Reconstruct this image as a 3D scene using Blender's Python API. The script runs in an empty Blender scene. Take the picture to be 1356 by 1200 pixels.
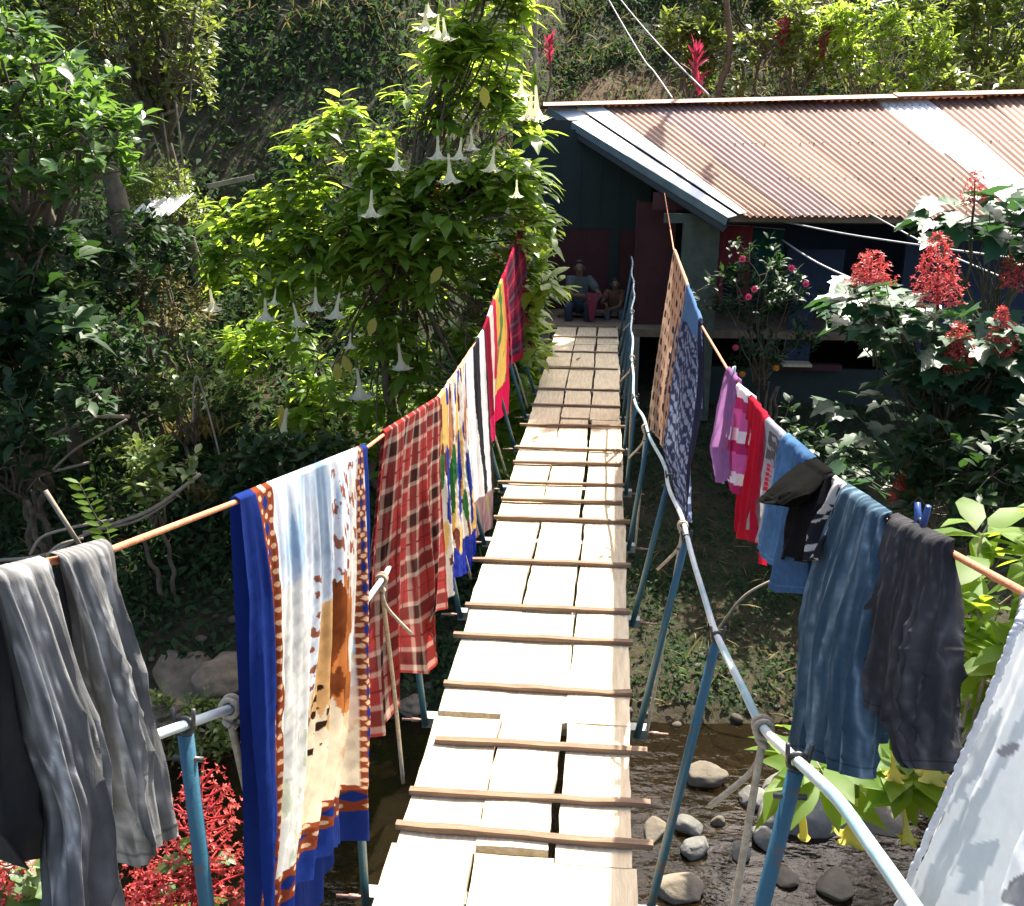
import bpy, math
import numpy as np
PI = math.pi
rng = np.random.default_rng(7)
sc = bpy.context.scene
COL = sc.collection

# ------------------------------------------------------------------ camera
F, CX, CY = 1250.0, 678.0, 600.0
PITCH = math.radians(17.3); CAMZ = 2.44; CAMX = 0.28
YAW = math.atan((809 - 678) / 1250 * math.cos(PITCH))
FW = np.array([-math.sin(YAW) * math.cos(PITCH), math.cos(YAW) * math.cos(PITCH), -math.sin(PITCH)])
RT = np.array([math.cos(YAW), math.sin(YAW), 0.0])
UP = np.cross(RT, FW)
CP = np.array([CAMX, 0.0, CAMZ])
cd = bpy.data.cameras.new('camera'); co = bpy.data.objects.new('camera', cd); COL.objects.link(co)
cd.sensor_fit = 'HORIZONTAL'; cd.sensor_width = 36.0; cd.lens = 36.0 * F / 1356.0
cd.clip_start = 0.05; cd.clip_end = 500
co.location = CP; co.rotation_euler = (PI / 2 - PITCH, 0, YAW)
sc.camera = co

def ray(u, v): return FW + RT * ((u - CX) / F) - UP * ((v - CY) / F)
def P(u, v, X=None, Y=None, Z=None):
    d = ray(u, v)
    t = (X - CP[0]) / d[0] if X is not None else ((Y - CP[1]) / d[1] if Y is not None else (Z - CP[2]) / d[2])
    return CP + d * t
def rays(u, v): return FW[None] + RT[None] * ((u[:, None] - CX) / F) - UP[None] * ((v[:, None] - CY) / F)

# ------------------------------------------------------------------ scene graph helpers
def tag(o, label=None, cat=None, group=None, kind=None):
    if label: o['label'] = label
    if cat: o['category'] = cat
    if group: o['group'] = group
    if kind: o['kind'] = kind
    return o
def thing(name, label, cat, loc=(0, 0, 0), group=None):
    o = bpy.data.objects.new(name, None); COL.objects.link(o)
    o.location = [float(c) for c in loc]; o.empty_display_size = 0.1
    return tag(o, label, cat, group)

class MB:
    """collects quads / tris into one mesh"""
    def __init__(s): s.V = []; s.F = []; s.A = []; s.n = 0
    def add(s, V, Fc, tint=None):
        V = np.asarray(V, float).reshape(-1, 3); s.V.append(V)
        for f in (Fc if isinstance(Fc, list) else [Fc]):
            f = np.asarray(f, dtype=np.int64)
            if f.ndim == 1: f = f[None]
            s.F.append(f + s.n)
        t = np.zeros(len(V)) if tint is None else np.broadcast_to(np.asarray(tint, float), (len(V),))
        s.A.append(t); s.n += len(V); return s
    def build(s, name, mat, parent=None, smooth=True, col=None):
        V = np.concatenate(s.V); par = None
        if parent is not None: V = V - np.array(parent['_o'] if '_o' in parent.keys() else wloc(parent))
        me = bpy.data.meshes.new(name)
        me.vertices.add(len(V)); me.vertices.foreach_set('co', V.astype(np.float32).ravel())
        lv = np.concatenate([f.ravel() for f in s.F]); ls = np.concatenate([np.full(len(f), f.shape[1]) for f in s.F])
        me.loops.add(len(lv)); me.loops.foreach_set('vertex_index', lv.astype(np.int32))
        me.polygons.add(len(ls)); st = np.concatenate([[0], np.cumsum(ls)[:-1]])
        me.polygons.foreach_set('loop_start', st.astype(np.int32))
        me.polygons.foreach_set('use_smooth', np.full(len(ls), smooth))
        me.update(calc_edges=True)
        A = np.concatenate(s.A)
        if np.any(A):
            a = me.attributes.new('tint', 'FLOAT', 'POINT'); a.data.foreach_set('value', A.astype(np.float32))
        if col is not None:
            c = np.ones((len(V), 4), np.float32); c[:, :3] = col
            a = me.attributes.new('Col', 'FLOAT_COLOR', 'POINT'); a.data.foreach_set('color', c.ravel())
        me.validate()
        if mat: me.materials.append(mat)
        o = bpy.data.objects.new(name, me); COL.objects.link(o)
        if parent is not None: o.parent = parent
        return o
def wloc(o):
    v = np.array(o.location)
    while o.parent is not None: o = o.parent; v = v + np.array(o.location)
    return v

def box(x0, x1, y0, y1, z0, z1):
    V = [(x, y, z) for x in (x0, x1) for y in (y0, y1) for z in (z0, z1)]
    return np.array(V, float), np.array([[0, 1, 3, 2], [4, 6, 7, 5], [0, 4, 5, 1], [2, 3, 7, 6], [0, 2, 6, 4], [1, 5, 7, 3]])
def rotz(V, a, c=(0, 0, 0)):
    c = np.array(c, float); W = np.array(V) - c; k, s = math.cos(a), math.sin(a)
    return np.stack([W[:, 0] * k - W[:, 1] * s, W[:, 0] * s + W[:, 1] * k, W[:, 2]], 1) + c
def tube(pts, r, n=8, cap=True):
    pts = np.array(pts, float); m = len(pts)
    r = np.broadcast_to(np.asarray(r, float), (m,))
    T = np.gradient(pts, axis=0); T /= np.linalg.norm(T, axis=1)[:, None] + 1e-9
    ref = np.array([0, 0, 1.0]) if abs(T[0, 2]) < .9 else np.array([1.0, 0, 0])
    N = np.zeros_like(T)
    nn = ref - T[0] * (ref @ T[0]); N[0] = nn / np.linalg.norm(nn)
    for i in range(1, m):
        nn = N[i - 1] - T[i] * (N[i - 1] @ T[i]); N[i] = nn / (np.linalg.norm(nn) + 1e-9)
    Bn = np.cross(T, N); a = np.arange(n) * 2 * PI / n
    V = pts[:, None] + r[:, None, None] * (np.cos(a)[None, :, None] * N[:, None] + np.sin(a)[None, :, None] * Bn[:, None])
    i = np.arange(m - 1)[:, None]; j = np.arange(n)[None]
    q = np.stack([i * n + j, i * n + (j + 1) % n, (i + 1) * n + (j + 1) % n, (i + 1) * n + j], -1).reshape(-1, 4)
    V = V.reshape(-1, 3); fs = [q]
    if cap:
        V = np.concatenate([V, pts[:1], pts[-1:]]); k = m * n; jj = np.arange(n)
        fs.append(np.stack([np.full(n, k), (jj + 1) % n, jj], 1))
        fs.append(np.stack([np.full(n, k + 1), (m - 1) * n + jj, (m - 1) * n + (jj + 1) % n], 1))
    return V, fs
def spline(pts, n):
    pts = np.array(pts, float); m = len(pts); t = np.linspace(0, m - 1, n); out = []
    for x in t:
        i = min(int(x), m - 2); f = x - i
        p0, p1, p2, p3 = pts[max(i - 1, 0)], pts[i], pts[i + 1], pts[min(i + 2, m - 1)]
        out.append(.5 * ((2 * p1) + (p2 - p0) * f + (2 * p0 - 5 * p1 + 4 * p2 - p3) * f * f + (3 * p1 - p0 - 3 * p2 + p3) * f ** 3))
    return np.array(out)
def torus(c, R_, r, axis, n=16, k=8):
    axis = np.array(axis, float); axis /= np.linalg.norm(axis)
    a = np.cross(axis, [0, 0, 1.0]);
    if np.linalg.norm(a) < .1: a = np.cross(axis, [1.0, 0, 0])
    a /= np.linalg.norm(a); b = np.cross(axis, a); th = np.linspace(0, 2 * PI, n + 1)
    return tube(np.array(c)[None] + R_ * (np.cos(th)[:, None] * a + np.sin(th)[:, None] * b), r, k, False)
def grid_faces(a, b, wrap=False):
    i = np.arange(a - 1)[:, None]; m = b if wrap else b - 1; j = np.arange(m)[None]
    return np.stack([i * b + j, i * b + (j + 1) % b, (i + 1) * b + (j + 1) % b, (i + 1) * b + j], -1).reshape(-1, 4)
def sn(V, f=1.0, seed=0):
    """cheap smooth noise, about -1..1"""
    r = np.random.default_rng(seed); V = np.asarray(V, float); o = 0
    for k in range(6):
        d = r.normal(size=V.shape[1]); d *= f * (1 + .5 * k) / np.linalg.norm(d)
        o = o + np.sin(V @ d + r.uniform(0, 6.28)) / (1 + .35 * k)
    return o / 2.6
def blob(c, rx, ry, rz, seed=0, n=24, m=16, amp=.18, f=1.6, flat=0):
    th = np.linspace(0, PI, m); ph = np.arange(n) * 2 * PI / n
    D = np.stack([np.sin(th)[:, None] * np.cos(ph), np.sin(th)[:, None] * np.sin(ph), np.cos(th)[:, None] * np.ones(n)], -1).reshape(-1, 3)
    k = 1 + amp * sn(D, f, seed) + amp * .35 * sn(D, f * 3, seed + 9)
    r2 = np.random.default_rng(seed)
    for _ in range(flat):
        d = r2.normal(size=3); d /= np.linalg.norm(d); h = r2.uniform(.6, .85)
        pr = (D * k[:, None]) @ d; k = np.where(pr > h, k * (h + (pr - h) * .25) / np.maximum(pr, 1e-6), k)
    V = D * k[:, None] * np.array([rx, ry, rz]) + np.array(c)
    return V, grid_faces(m, n, True)

# ------------------------------------------------------------------ materials
def lin(r, g, b):
    c = np.array([r, g, b]) / 255.0
    return tuple(np.where(c <= .04045, c / 12.92, ((c + .055) / 1.055) ** 2.4))
def newmat(name):
    m = bpy.data.materials.new(name); m.use_nodes = True; nt = m.node_tree; nt.nodes.clear()
    out = nt.nodes.new('ShaderNodeOutputMaterial'); return m, nt, out
def nd(nt, t, **k):
    n = nt.nodes.new(t)
    for a, b in k.items():
        if a.startswith('i_'): n.inputs[int(a[2:])].default_value = b
        else: setattr(n, a, b)
    return n
def c4(c): return (c[0], c[1], c[2], 1)
def mixc(nt, fac, a, b):
    m = nt.nodes.new('ShaderNodeMix'); m.data_type = 'RGBA'
    for s, val in ((0, fac), (6, a), (7, b)):
        if hasattr(val, 'links'): nt.links.new(val, m.inputs[s])
        else: m.inputs[s].default_value = val if s == 0 else c4(val)
    return m.outputs[2]
def noise(nt, scale, detail=4, rough=.6, coord='Object', stretch=None):
    tc = nd(nt, 'ShaderNodeTexCoord'); mp = nd(nt, 'ShaderNodeMapping'); nt.links.new(tc.outputs[coord], mp.inputs[0])
    if stretch: mp.inputs['Scale'].default_value = stretch
    n = nd(nt, 'ShaderNodeTexNoise'); n.inputs['Scale'].default_value = scale; n.inputs['Detail'].default_value = detail
    n.inputs['Roughness'].default_value = rough; nt.links.new(mp.outputs[0], n.inputs['Vector']); return n.outputs[0]
def ramp(nt, fac, a, b):
    r = nd(nt, 'ShaderNodeMapRange'); r.inputs[1].default_value = a; r.inputs[2].default_value = b
    nt.links.new(fac, r.inputs[0]); return r.outputs[0]
def simple(name, c1, c2=None, scale=6, rough=.7, metal=0, bump=.15, stretch=None, lo=.35, hi=.65, spec=.5, bscale=None):
    m, nt, out = newmat(name); p = nd(nt, 'ShaderNodeBsdfPrincipled')
    p.inputs['Roughness'].default_value = rough; p.inputs['Metallic'].default_value = metal
    p.inputs['Specular IOR Level'].default_value = spec
    c2 = c2 or tuple(x * .7 for x in c1)
    n = noise(nt, scale, 5, .6, stretch=stretch)
    nt.links.new(mixc(nt, ramp(nt, n, lo, hi), c1, c2), p.inputs['Base Color'])
    if bump:
        b = nd(nt, 'ShaderNodeBump'); b.inputs['Strength'].default_value = bump; b.inputs['Distance'].default_value = .02
        nt.links.new(noise(nt, bscale or scale * 3, 6, .65, stretch=stretch), b.inputs['Height']); nt.links.new(b.outputs[0], p.inputs['Normal'])
    nt.links.new(p.outputs[0], out.inputs[0]); return m
def leafmat(name, c1, c2, tc, rough=.42, tr=.45, spec=.5):
    m, nt, out = newmat(name); p = nd(nt, 'ShaderNodeBsdfPrincipled'); p.inputs['Roughness'].default_value = rough
    p.inputs['Specular IOR Level'].default_value = spec
    at = nd(nt, 'ShaderNodeAttribute', attribute_name='tint')
    nt.links.new(mixc(nt, at.outputs['Fac'], c1, c2), p.inputs['Base Color'])
    t = nd(nt, 'ShaderNodeBsdfTranslucent')
    nt.links.new(mixc(nt, at.outputs['Fac'], tuple(x * .6 for x in tc), tc), t.inputs[0])
    mx = nd(nt, 'ShaderNodeMixShader'); mx.inputs[0].default_value = tr
    nt.links.new(p.outputs[0], mx.inputs[1]); nt.links.new(t.outputs[0], mx.inputs[2]); nt.links.new(mx.outputs[0], out.inputs[0]); return m
def clothmat(name, tr=.3, rough=.9, weave=900, tboost=1.0, bump=.25):
    m, nt, out = newmat(name); p = nd(nt, 'ShaderNodeBsdfPrincipled'); p.inputs['Roughness'].default_value = rough
    p.inputs['Specular IOR Level'].default_value = .04
    at = nd(nt, 'ShaderNodeAttribute', attribute_name='Col')
    nz = noise(nt, 40, 5, .7); c = mixc(nt, .22, at.outputs['Color'], (0, 0, 0))
    nt.links.new(mixc(nt, ramp(nt, nz, .3, .7), c, at.outputs['Color']), p.inputs['Base Color'])
    b = nd(nt, 'ShaderNodeBump'); b.inputs['Strength'].default_value = bump; b.inputs['Distance'].default_value = .004
    nt.links.new(noise(nt, 90, 6, .75, stretch=(1, 1, .25)), b.inputs['Height']); nt.links.new(b.outputs[0], p.inputs['Normal'])
    t = nd(nt, 'ShaderNodeBsdfTranslucent'); nt.links.new(at.outputs['Color'], t.inputs[0])
    mx = nd(nt, 'ShaderNodeMixShader'); mx.inputs[0].default_value = tr
    nt.links.new(p.outputs[0], mx.inputs[1]); nt.links.new(t.outputs[0], mx.inputs[2]); nt.links.new(mx.outputs[0], out.inputs[0]); return m

M = {}
M['board'] = simple('weathered_board', (.62, .53, .37), (.46, .37, .24), 5, .85, 0, .35, stretch=(9, .8, 9), bscale=14)
M['batten'] = simple('batten_wood', (.24, .16, .10), (.15, .095, .06), 8, .9, 0, .4, stretch=(.8, 9, 9))
M['blue_pipe'] = simple('blue_painted_pipe', (.016, .085, .130), (.09, .07, .055), 22, .45, 0, .15, lo=.60, hi=.66)
M['rail'] = simple('pale_rail', (.44, .50, .51), (.20, .34, .39), 2.2, .5, 0, .1, lo=.45, hi=.6)
M['rope'] = simple('hemp_rope', (.50, .44, .33), (.34, .28, .20), 60, .95, 0, .5)
M['line'] = simple('orange_cord', (.62, .22, .10), (.45, .15, .07), 40, .7, 0, .3)
M['steel'] = simple('channel_steel', (.30, .31, .30), (.16, .19, .20), 7, .5, .3, .1)
M['copper'] = simple('wire_wrap', (.38, .22, .17), (.22, .13, .11), 40, .6, .3, .3)
M['dark_metal'] = simple('dark_clamp', (.04, .05, .06), (.10, .09, .08), 20, .5, .6, .1)
def roofmat(name, c1, c2, c3):
    m, nt, out = newmat(name); p = nd(nt, 'ShaderNodeBsdfPrincipled'); p.inputs['Roughness'].default_value = .72; p.inputs['Specular IOR Level'].default_value = .3
    at = nd(nt, 'ShaderNodeAttribute', attribute_name='tint'); c = mixc(nt, ramp(nt, at.outputs['Fac'], .25, .75), c1, c2)
    c = mixc(nt, ramp(nt, noise(nt, 7, 7, .75), .56, .72), c, c3); c = mixc(nt, ramp(nt, at.outputs['Fac'], .80, .98), c, c3)
    nt.links.new(c, p.inputs['Base Color']); b = nd(nt, 'ShaderNodeBump'); b.inputs['Strength'].default_value = .2; b.inputs['Distance'].default_value = .01
    nt.links.new(noise(nt, 30, 5, .7), b.inputs['Height']); nt.links.new(b.outputs[0], p.inputs['Normal']); nt.links.new(p.outputs[0], out.inputs[0]); return m
M['rust'] = roofmat('rusty_sheet', (.31, .18, .13), (.22, .12, .085), (.14, .075, .05))
M['rust_pale'] = roofmat('peach_sheet', (.42, .27, .19), (.31, .175, .12), (.20, .105, .07))
M['rust_mauve'] = roofmat('mauve_sheet', (.26, .155, .135), (.34, .225, .20), (.13, .07, .06))
M['zinc'] = simple('zinc_sheet', (.80, .79, .77), (.62, .58, .54), 3, .6, 0, .05)
M['flash'] = simple('galvanised_flashing', (.66, .69, .70), (.54, .58, .60), 3, .45, .1, .05)
M['flash_dark'] = simple('verge_board_paint', (.16, .22, .24), (.11, .16, .18), 4, .5)
M['fascia'] = simple('fascia_teal', (.013, .020, .019), (.009, .014, .013), 4, .6)
M['teal'] = simple('teal_wall', (.013, .028, .025), (.009, .020, .018), 2.5, .8)
M['bluewall'] = simple('blue_wall', (.016, .032, .075), (.012, .022, .052), 2.5, .8)
M['maroon'] = simple('maroon_panel', (.065, .014, .017), (.045, .010, .013), 3, .8)
M['post'] = simple('mossy_post', (.085, .105, .08), (.05, .065, .05), 5, .9)
M['timber'] = simple('timber', (.22, .16, .11), (.14, .10, .07), 6, .9, stretch=(1, 1, 1))
M['concrete'] = simple('concrete', (.30, .27, .23), (.20, .18, .15), 4, .9)
M['rock'] = simple('river_rock', (.20, .165, .12), (.10, .085, .062), 2.6, .95, 0, .9, lo=.35, hi=.7)
M['pebble'] = simple('pebbles', (.11, .09, .066), (.06, .05, .038), 4, .95, 0, .6)
M['rock_tan'] = simple('tan_rock', (.25, .20, .14), (.11, .09, .06), 3.5, .95, 0, .9)
M['rock_grey'] = simple('grey_rock', (.17, .165, .15), (.095, .09, .08), 3, .95, 0, .9)
M['bark'] = simple('bark', (.16, .125, .09), (.09, .07, .05), 9, .95, 0, .6)
M['stick'] = simple('dead_wood', (.34, .29, .22), (.20, .16, .12), 9, .95, 0, .4)
M['stem'] = simple('green_stem', (.10, .10, .05), (.06, .05, .03), 9, .8)
M['skin'] = simple('skin', (.15, .085, .055), (.12, .07, .045), 5, .55, 0, 0)
M['hair'] = simple('black_hair', (.012, .01, .009), (.02, .016, .013), 30, .5, 0, .2)
M['wire'] = simple('grey_wire', (.42, .42, .40), (.30, .30, .29), 10, .6)
M['peg'] = simple('blue_peg', (.015, .06, .22), (.012, .045, .17), 10, .35, 0, 0)
M['peg_white'] = simple('white_peg', (.6, .6, .6), (.4, .4, .4), 10, .4, 0, 0)
M['red'] = leafmat('red_floret', (.54, .045, .05), (.72, .17, .13), (.66, .10, .09), .5, .35, .3)
M['trumpet'] = leafmat('trumpet_flower', (.90, .88, .66), (.92, .91, .74), (.96, .95, .68), .55, .6, .2)
M['trumpet_y'] = leafmat('yellow_trumpet', (.72, .62, .12), (.72, .66, .20), (.80, .70, .08), .55, .5, .2)
M['leaf_brug'] = leafmat('brugmansia_leaf', (.07, .15, .025), (.16, .26, .04), (.58, .78, .08), .36, .55)
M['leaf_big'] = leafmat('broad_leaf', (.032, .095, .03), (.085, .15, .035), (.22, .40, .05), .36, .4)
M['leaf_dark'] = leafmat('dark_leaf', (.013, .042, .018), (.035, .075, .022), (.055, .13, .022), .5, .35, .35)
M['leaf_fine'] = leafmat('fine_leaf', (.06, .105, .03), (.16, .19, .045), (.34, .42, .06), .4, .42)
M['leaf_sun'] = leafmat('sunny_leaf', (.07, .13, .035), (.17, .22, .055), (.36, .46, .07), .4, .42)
M['leaf_cler'] = leafmat('lobed_leaf', (.022, .075, .040), (.045, .105, .045), (.08, .20, .05), .42, .3, .32)
M['leaf_dry'] = leafmat('dry_leaf', (.16, .13, .05), (.24, .20, .08), (.28, .24, .08), .7, .4, .2)
M['leaf_yel'] = leafmat('yellow_leaf', (.45, .36, .03), (.5, .42, .05), (.6, .5, .04), .5, .45)
M['leaf_near'] = leafmat('near_leaf', (.08, .16, .025), (.13, .22, .03), (.56, .74, .05), .5, .55, .25)
M['cordy'] = leafmat('cordyline_leaf', (.24, .02, .05), (.42, .04, .09), (.5, .04, .10), .4, .4)
M['cover'] = leafmat('undergrowth', (.022, .058, .026), (.065, .095, .035), (.09, .17, .04), .8, .35, .12)
M['petal_pink'] = leafmat('pink_petal', (.5, .04, .12), (.6, .08, .18), (.5, .05, .12), .5, .3)
M['petal_orange'] = leafmat('orange_petal', (.65, .22, .02), (.7, .3, .03), (.6, .2, .02), .5, .3)
M['cloth'] = clothmat('washed_cloth', .34)
M['cloth_thick'] = clothmat('heavy_cloth', .12, .95, bump=.5)
M['cloth_thin'] = clothmat('thin_cloth', .5)

# ------------------------------------------------------------------ world and sun
SEL, SAZ = math.radians(54), math.radians(22)
SUN = np.array([math.cos(SEL) * math.sin(SAZ), math.cos(SEL) * math.cos(SAZ), math.sin(SEL)])
w = bpy.data.worlds.new('World'); sc.world = w; w.use_nodes = True; nt = w.node_tree; nt.nodes.clear()
sky = nt.nodes.new('ShaderNodeTexSky'); sky.sky_type = 'NISHITA'; sky.sun_disc = False
sky.air_density = .75; sky.dust_density = 4.0; sky.ozone_density = .3; sky.sun_elevation = SEL; sky.sun_rotation = SAZ
bg = nt.nodes.new('ShaderNodeBackground'); bg.inputs[1].default_value = .12
wo = nt.nodes.new('ShaderNodeOutputWorld'); nt.links.new(sky.outputs[0], bg.inputs[0]); nt.links.new(bg.outputs[0], wo.inputs[0])
sl = bpy.data.lights.new('sun', 'SUN'); sl.energy = 4.6; sl.angle = math.radians(.53); sl.color = (1, .94, .82)
so = bpy.data.objects.new('sun', sl); COL.objects.link(so); so.location = (5, 20, 30)
from mathutils import Vector
so.rotation_euler = Vector(SUN).to_track_quat('Z', 'Y').to_euler()
sc.view_settings.view_transform = 'Standard'; sc.view_settings.look = 'None'; sc.view_settings.exposure = 1.85; sc.view_settings.gamma = 1
sc.cycles.max_bounces = 7; sc.cycles.transparent_max_bounces = 6; sc.cycles.diffuse_bounces = 4; sc.cycles.glossy_bounces = 3; sc.cycles.transmission_bounces = 5
sc.cycles.sample_clamp_indirect = 6
sc.cycles.use_denoising = True

# ------------------------------------------------------------------ terrain
YK = [-12, -.5, 1.2, 4.3, 5.0, 7.8, 8.6, 13.5, 14.5, 19.3, 21, 24, 30, 60]
ZR = [.1, -.3, -1.3, -2.8, -3.15, -3.15, -2.75, -1.45, -1.15, -.5, .9, 3.5, 8.6, 19]
ZL = [.1, -.3, -1.5, -2.8, -3.15, -3.15, -2.6, .7, 1.6, 6.6, 8.8, 12.8, 19.5, 22]
def Hraw(x, y):
    k = np.clip((-.8 - x) / 3.2, 0, 1); k = k * k * (3 - 2 * k)
    yy = y - np.where(y > 4, .10 * np.clip(x, -6, 8), 0) * np.clip((y - 4) / 2, 0, 1) * np.clip((14 - y) / 3, 0, 1)
    return np.interp(yy, YK, ZR) * (1 - k) + np.interp(yy, YK, ZL) * k
def H(x, y):
    x = np.asarray(x, float); y = np.asarray(y, float)
    pts = np.stack([x.ravel(), y.ravel()], 1)
    n = (sn(pts, .9, 3) * .16 + sn(pts, 2.6, 4) * .07).reshape(x.shape)
    damp = np.clip((y - 8) / 2, .35, 1) * np.where((y > 13.8) & (y < 19.6) & (x > -2) & (x < 12), .15, 1)
    return Hraw(x, y) + n * damp
xs = np.concatenate([np.linspace(-60, -14, 24)[:-1], np.linspace(-14, 14, 190), np.linspace(14, 60, 24)[1:]])
ys = np.concatenate([np.linspace(-40, -2, 14)[:-1], np.linspace(-2, 27, 200), np.linspace(27, 60, 20)[1:]])
Xg, Yg = np.meshgrid(xs, ys); Zg = H(Xg, np.maximum(Yg, -12))
m, nt, out = newmat('valley_soil'); p = nd(nt, 'ShaderNodeBsdfPrincipled'); p.inputs['Roughness'].default_value = .95; p.inputs['Specular IOR Level'].default_value = .2
c = mixc(nt, ramp(nt, noise(nt, 1.1, 6, .65), .40, .58), (.042, .033, .020), (.018, .028, .012))
c = mixc(nt, ramp(nt, noise(nt, 5, 6, .7), .45, .75), c, (.075, .058, .036))
at = nd(nt, 'ShaderNodeAttribute', attribute_name='tint'); c = mixc(nt, at.outputs['Fac'], c, (.13, .085, .05))
nt.links.new(c, p.inputs['Base Color']); b = nd(nt, 'ShaderNodeBump'); b.inputs['Strength'].default_value = .8; b.inputs['Distance'].default_value = .08
nt.links.new(noise(nt, 7, 8, .7), b.inputs['Height']); nt.links.new(b.outputs[0], p.inputs['Normal']); nt.links.new(p.outputs[0], out.inputs[0])
M['soil'] = m
earth = np.clip(1.3 - ((Xg - .8) / 1.7) ** 2 - ((Yg - 24.0) / 1.3) ** 2 + .35 * sn(np.stack([Xg.ravel(), Yg.ravel()], 1), 3, 8).reshape(Xg.shape), 0, 1)
g = MB().add(np.stack([Xg, Yg, Zg], -1).reshape(-1, 3), grid_faces(len(ys), len(xs)), earth.ravel() + 1e-4).build('ground', M['soil']); tag(g, kind='structure', label='mossy brown banks and wooded hillside of the stream valley')
m, nt, out = newmat('stream_water'); p = nd(nt, 'ShaderNodeBsdfPrincipled'); p.inputs['Roughness'].default_value = .06
p.inputs['Base Color'].default_value = (.012, .009, .005, 1); p.inputs['Specular IOR Level'].default_value = .35
tb = nd(nt, 'ShaderNodeBsdfTransparent'); tb.inputs[0].default_value = (.75, .62, .42, 1)
b = nd(nt, 'ShaderNodeBump'); b.inputs['Strength'].default_value = .28; b.inputs['Distance'].default_value = .05
nt.links.new(noise(nt, 4, 4, .5, stretch=(1, 1.8, 1)), b.inputs['Height']); nt.links.new(b.outputs[0], p.inputs['Normal'])
mx = nd(nt, 'ShaderNodeMixShader'); mx.inputs[0].default_value = .38
nt.links.new(p.outputs[0], mx.inputs[1]); nt.links.new(tb.outputs[0], mx.inputs[2]); nt.links.new(mx.outputs[0], out.inputs[0])
wx = np.linspace(-30, 30, 40); wy = np.linspace(3.4, 10.2, 12); WX, WY = np.meshgrid(wx, wy)
wtr = MB().add(np.stack([WX, WY, np.full_like(WX, -2.93)], -1).reshape(-1, 3), grid_faces(12, 40)).build('water', m); tag(wtr, kind='structure', label='shallow brown stream under the bridge')

# ------------------------------------------------------------------ foot bridge
br = thing('footbridge', 'narrow plank suspension footbridge with blue baluster pipes and pale handrails', 'footbridge', (0, 0, 0))
SAG = lambda y: 0.0
breaks = [-.6, 1.25, 2.86, 3.76, 4.84, 6.22, 7.55, 9.0, 10.2, 11.4, 12.9, 14.42]
lanes = [(-.452, -.149), (-.140, .143), (.160, .452)]
r = np.random.default_rng(11)
for li, (x0, x1) in enumerate(lanes):
    for k in range(len(breaks) - 1):
        a = breaks[k] + r.uniform(-.05, .05) * (0 < k); b_ = breaks[k + 1] + r.uniform(-.05, .05) * (k < len(breaks) - 2) - .008
        n = 12; yy = np.linspace(a, b_, n); sk = r.uniform(-.010, .010, 2); wd = r.uniform(-.008, .004, 2)
        xl = x0 + np.linspace(sk[0], sk[1], n) + r.normal(0, .0026, n) + .004 * np.sin(yy * 3.1 + k * 2) - wd[0]; xr = x1 + np.linspace(sk[0], sk[1], n) + r.normal(0, .0026, n) + .004 * np.sin(yy * 2.7 + k) + wd[1]
        zt = r.uniform(-.004, .004) + r.normal(0, .0008, n) + .003 * math.sin(k)
        cup = r.uniform(-.004, .004); V = []
        for i in range(n): V += [(xl[i], yy[i], zt[i]), ((xl[i] + xr[i]) / 2, yy[i], zt[i] + cup), (xr[i], yy[i], zt[i]), (xr[i], yy[i], zt[i] - .034), (xl[i], yy[i], zt[i] - .034)]
        mb = MB(); mb.add(np.array(V), [grid_faces(n, 5, True), np.array([[0, 1, 2, 3, 4]]), np.array([[4, 3, 2, 1, 0]]) + 5 * (n - 1)])
        mb.build('deck_board', M['board'], br, smooth=False)
sticks = [14.30, 13.39, 12.29, 11.26, 10.17, 9.44, 8.67, 7.91, 7.51, 6.99, 6.59, 6.21, 5.47, 4.83, 4.47, 3.98, 3.52, 3.17, 2.945, 2.2, 1.5]
ext = [(-.47, .44), (-.47, .45), (-.46, .45), (-.46, .44), (-.46, .45), (-.47, .455), (-.51, .50), (-.49, .48), (-.46, .44), (-.53, .46), (-.46, .44), (-.47, .49), (-.55, .48), (-.47, .46), (-.48, .47), (-.45, .455), (-.41, .51), (-.45, .51), (-.46, .51), (-.5, .5), (-.5, .5)]
for Y, (a, b_) in zip(sticks, ext):
    n = 9; xx = np.linspace(a, b_, n); rot = r.uniform(-.02, .03); V = []
    hh = r.uniform(.012, .019); dd = r.uniform(.026, .036)
    for x in xx:
        y = Y + x * rot + r.normal(0, .002); z1 = .012 + hh + r.normal(0, .0015)
        V += [(x, y - dd / 2, .006), (x, y - dd / 2, z1), (x, y + dd / 2, z1 + r.normal(0, .001)), (x, y + dd / 2, .006)]
    MB().add(np.array(V), [grid_faces(n, 4, True), np.array([[3, 2, 1, 0]]), np.array([[0, 1, 2, 3]]) + 4 * (n - 1)]).build('batten', M['batten'], br, smooth=False)
RAILZ = lambda y: np.interp(y, [-.5, .6, .97, 1.25, 1.84, 2.76, 3.9, 5.44, 6.7, 8.9, 12.7, 14.3], [2.0, 1.72, 1.61, 1.52, 1.25, 1.02, .90, .77, .70, .78, .90, 1.05])
RX = lambda y: np.interp(y, [0, 5, 5.5, 6.7, 8.9, 12.7, 14.4], [.65, .64, .60, .52, .52, .63, .62])
LX = lambda y: np.interp(y, [0, 3.15, 3.9, 5, 9, 14.4], [-.50, -.50, -.60, -.66, -.74, -.84])
for fx in (RX, LX):
    yy = np.linspace(-.4, 14.35, 110); wob = (.010 * np.sin(yy * 2.3) + .007 * np.sin(yy * 5.1)) * np.clip((yy - 2.2) / 3, 0, 1)
    pts = np.stack([fx(yy) + wob, yy, RAILZ(yy) + wob], 1)
    MB().add(*tube(spline(pts, 260), .0103, 10)).build('handrail', M['rail'], br)
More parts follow.
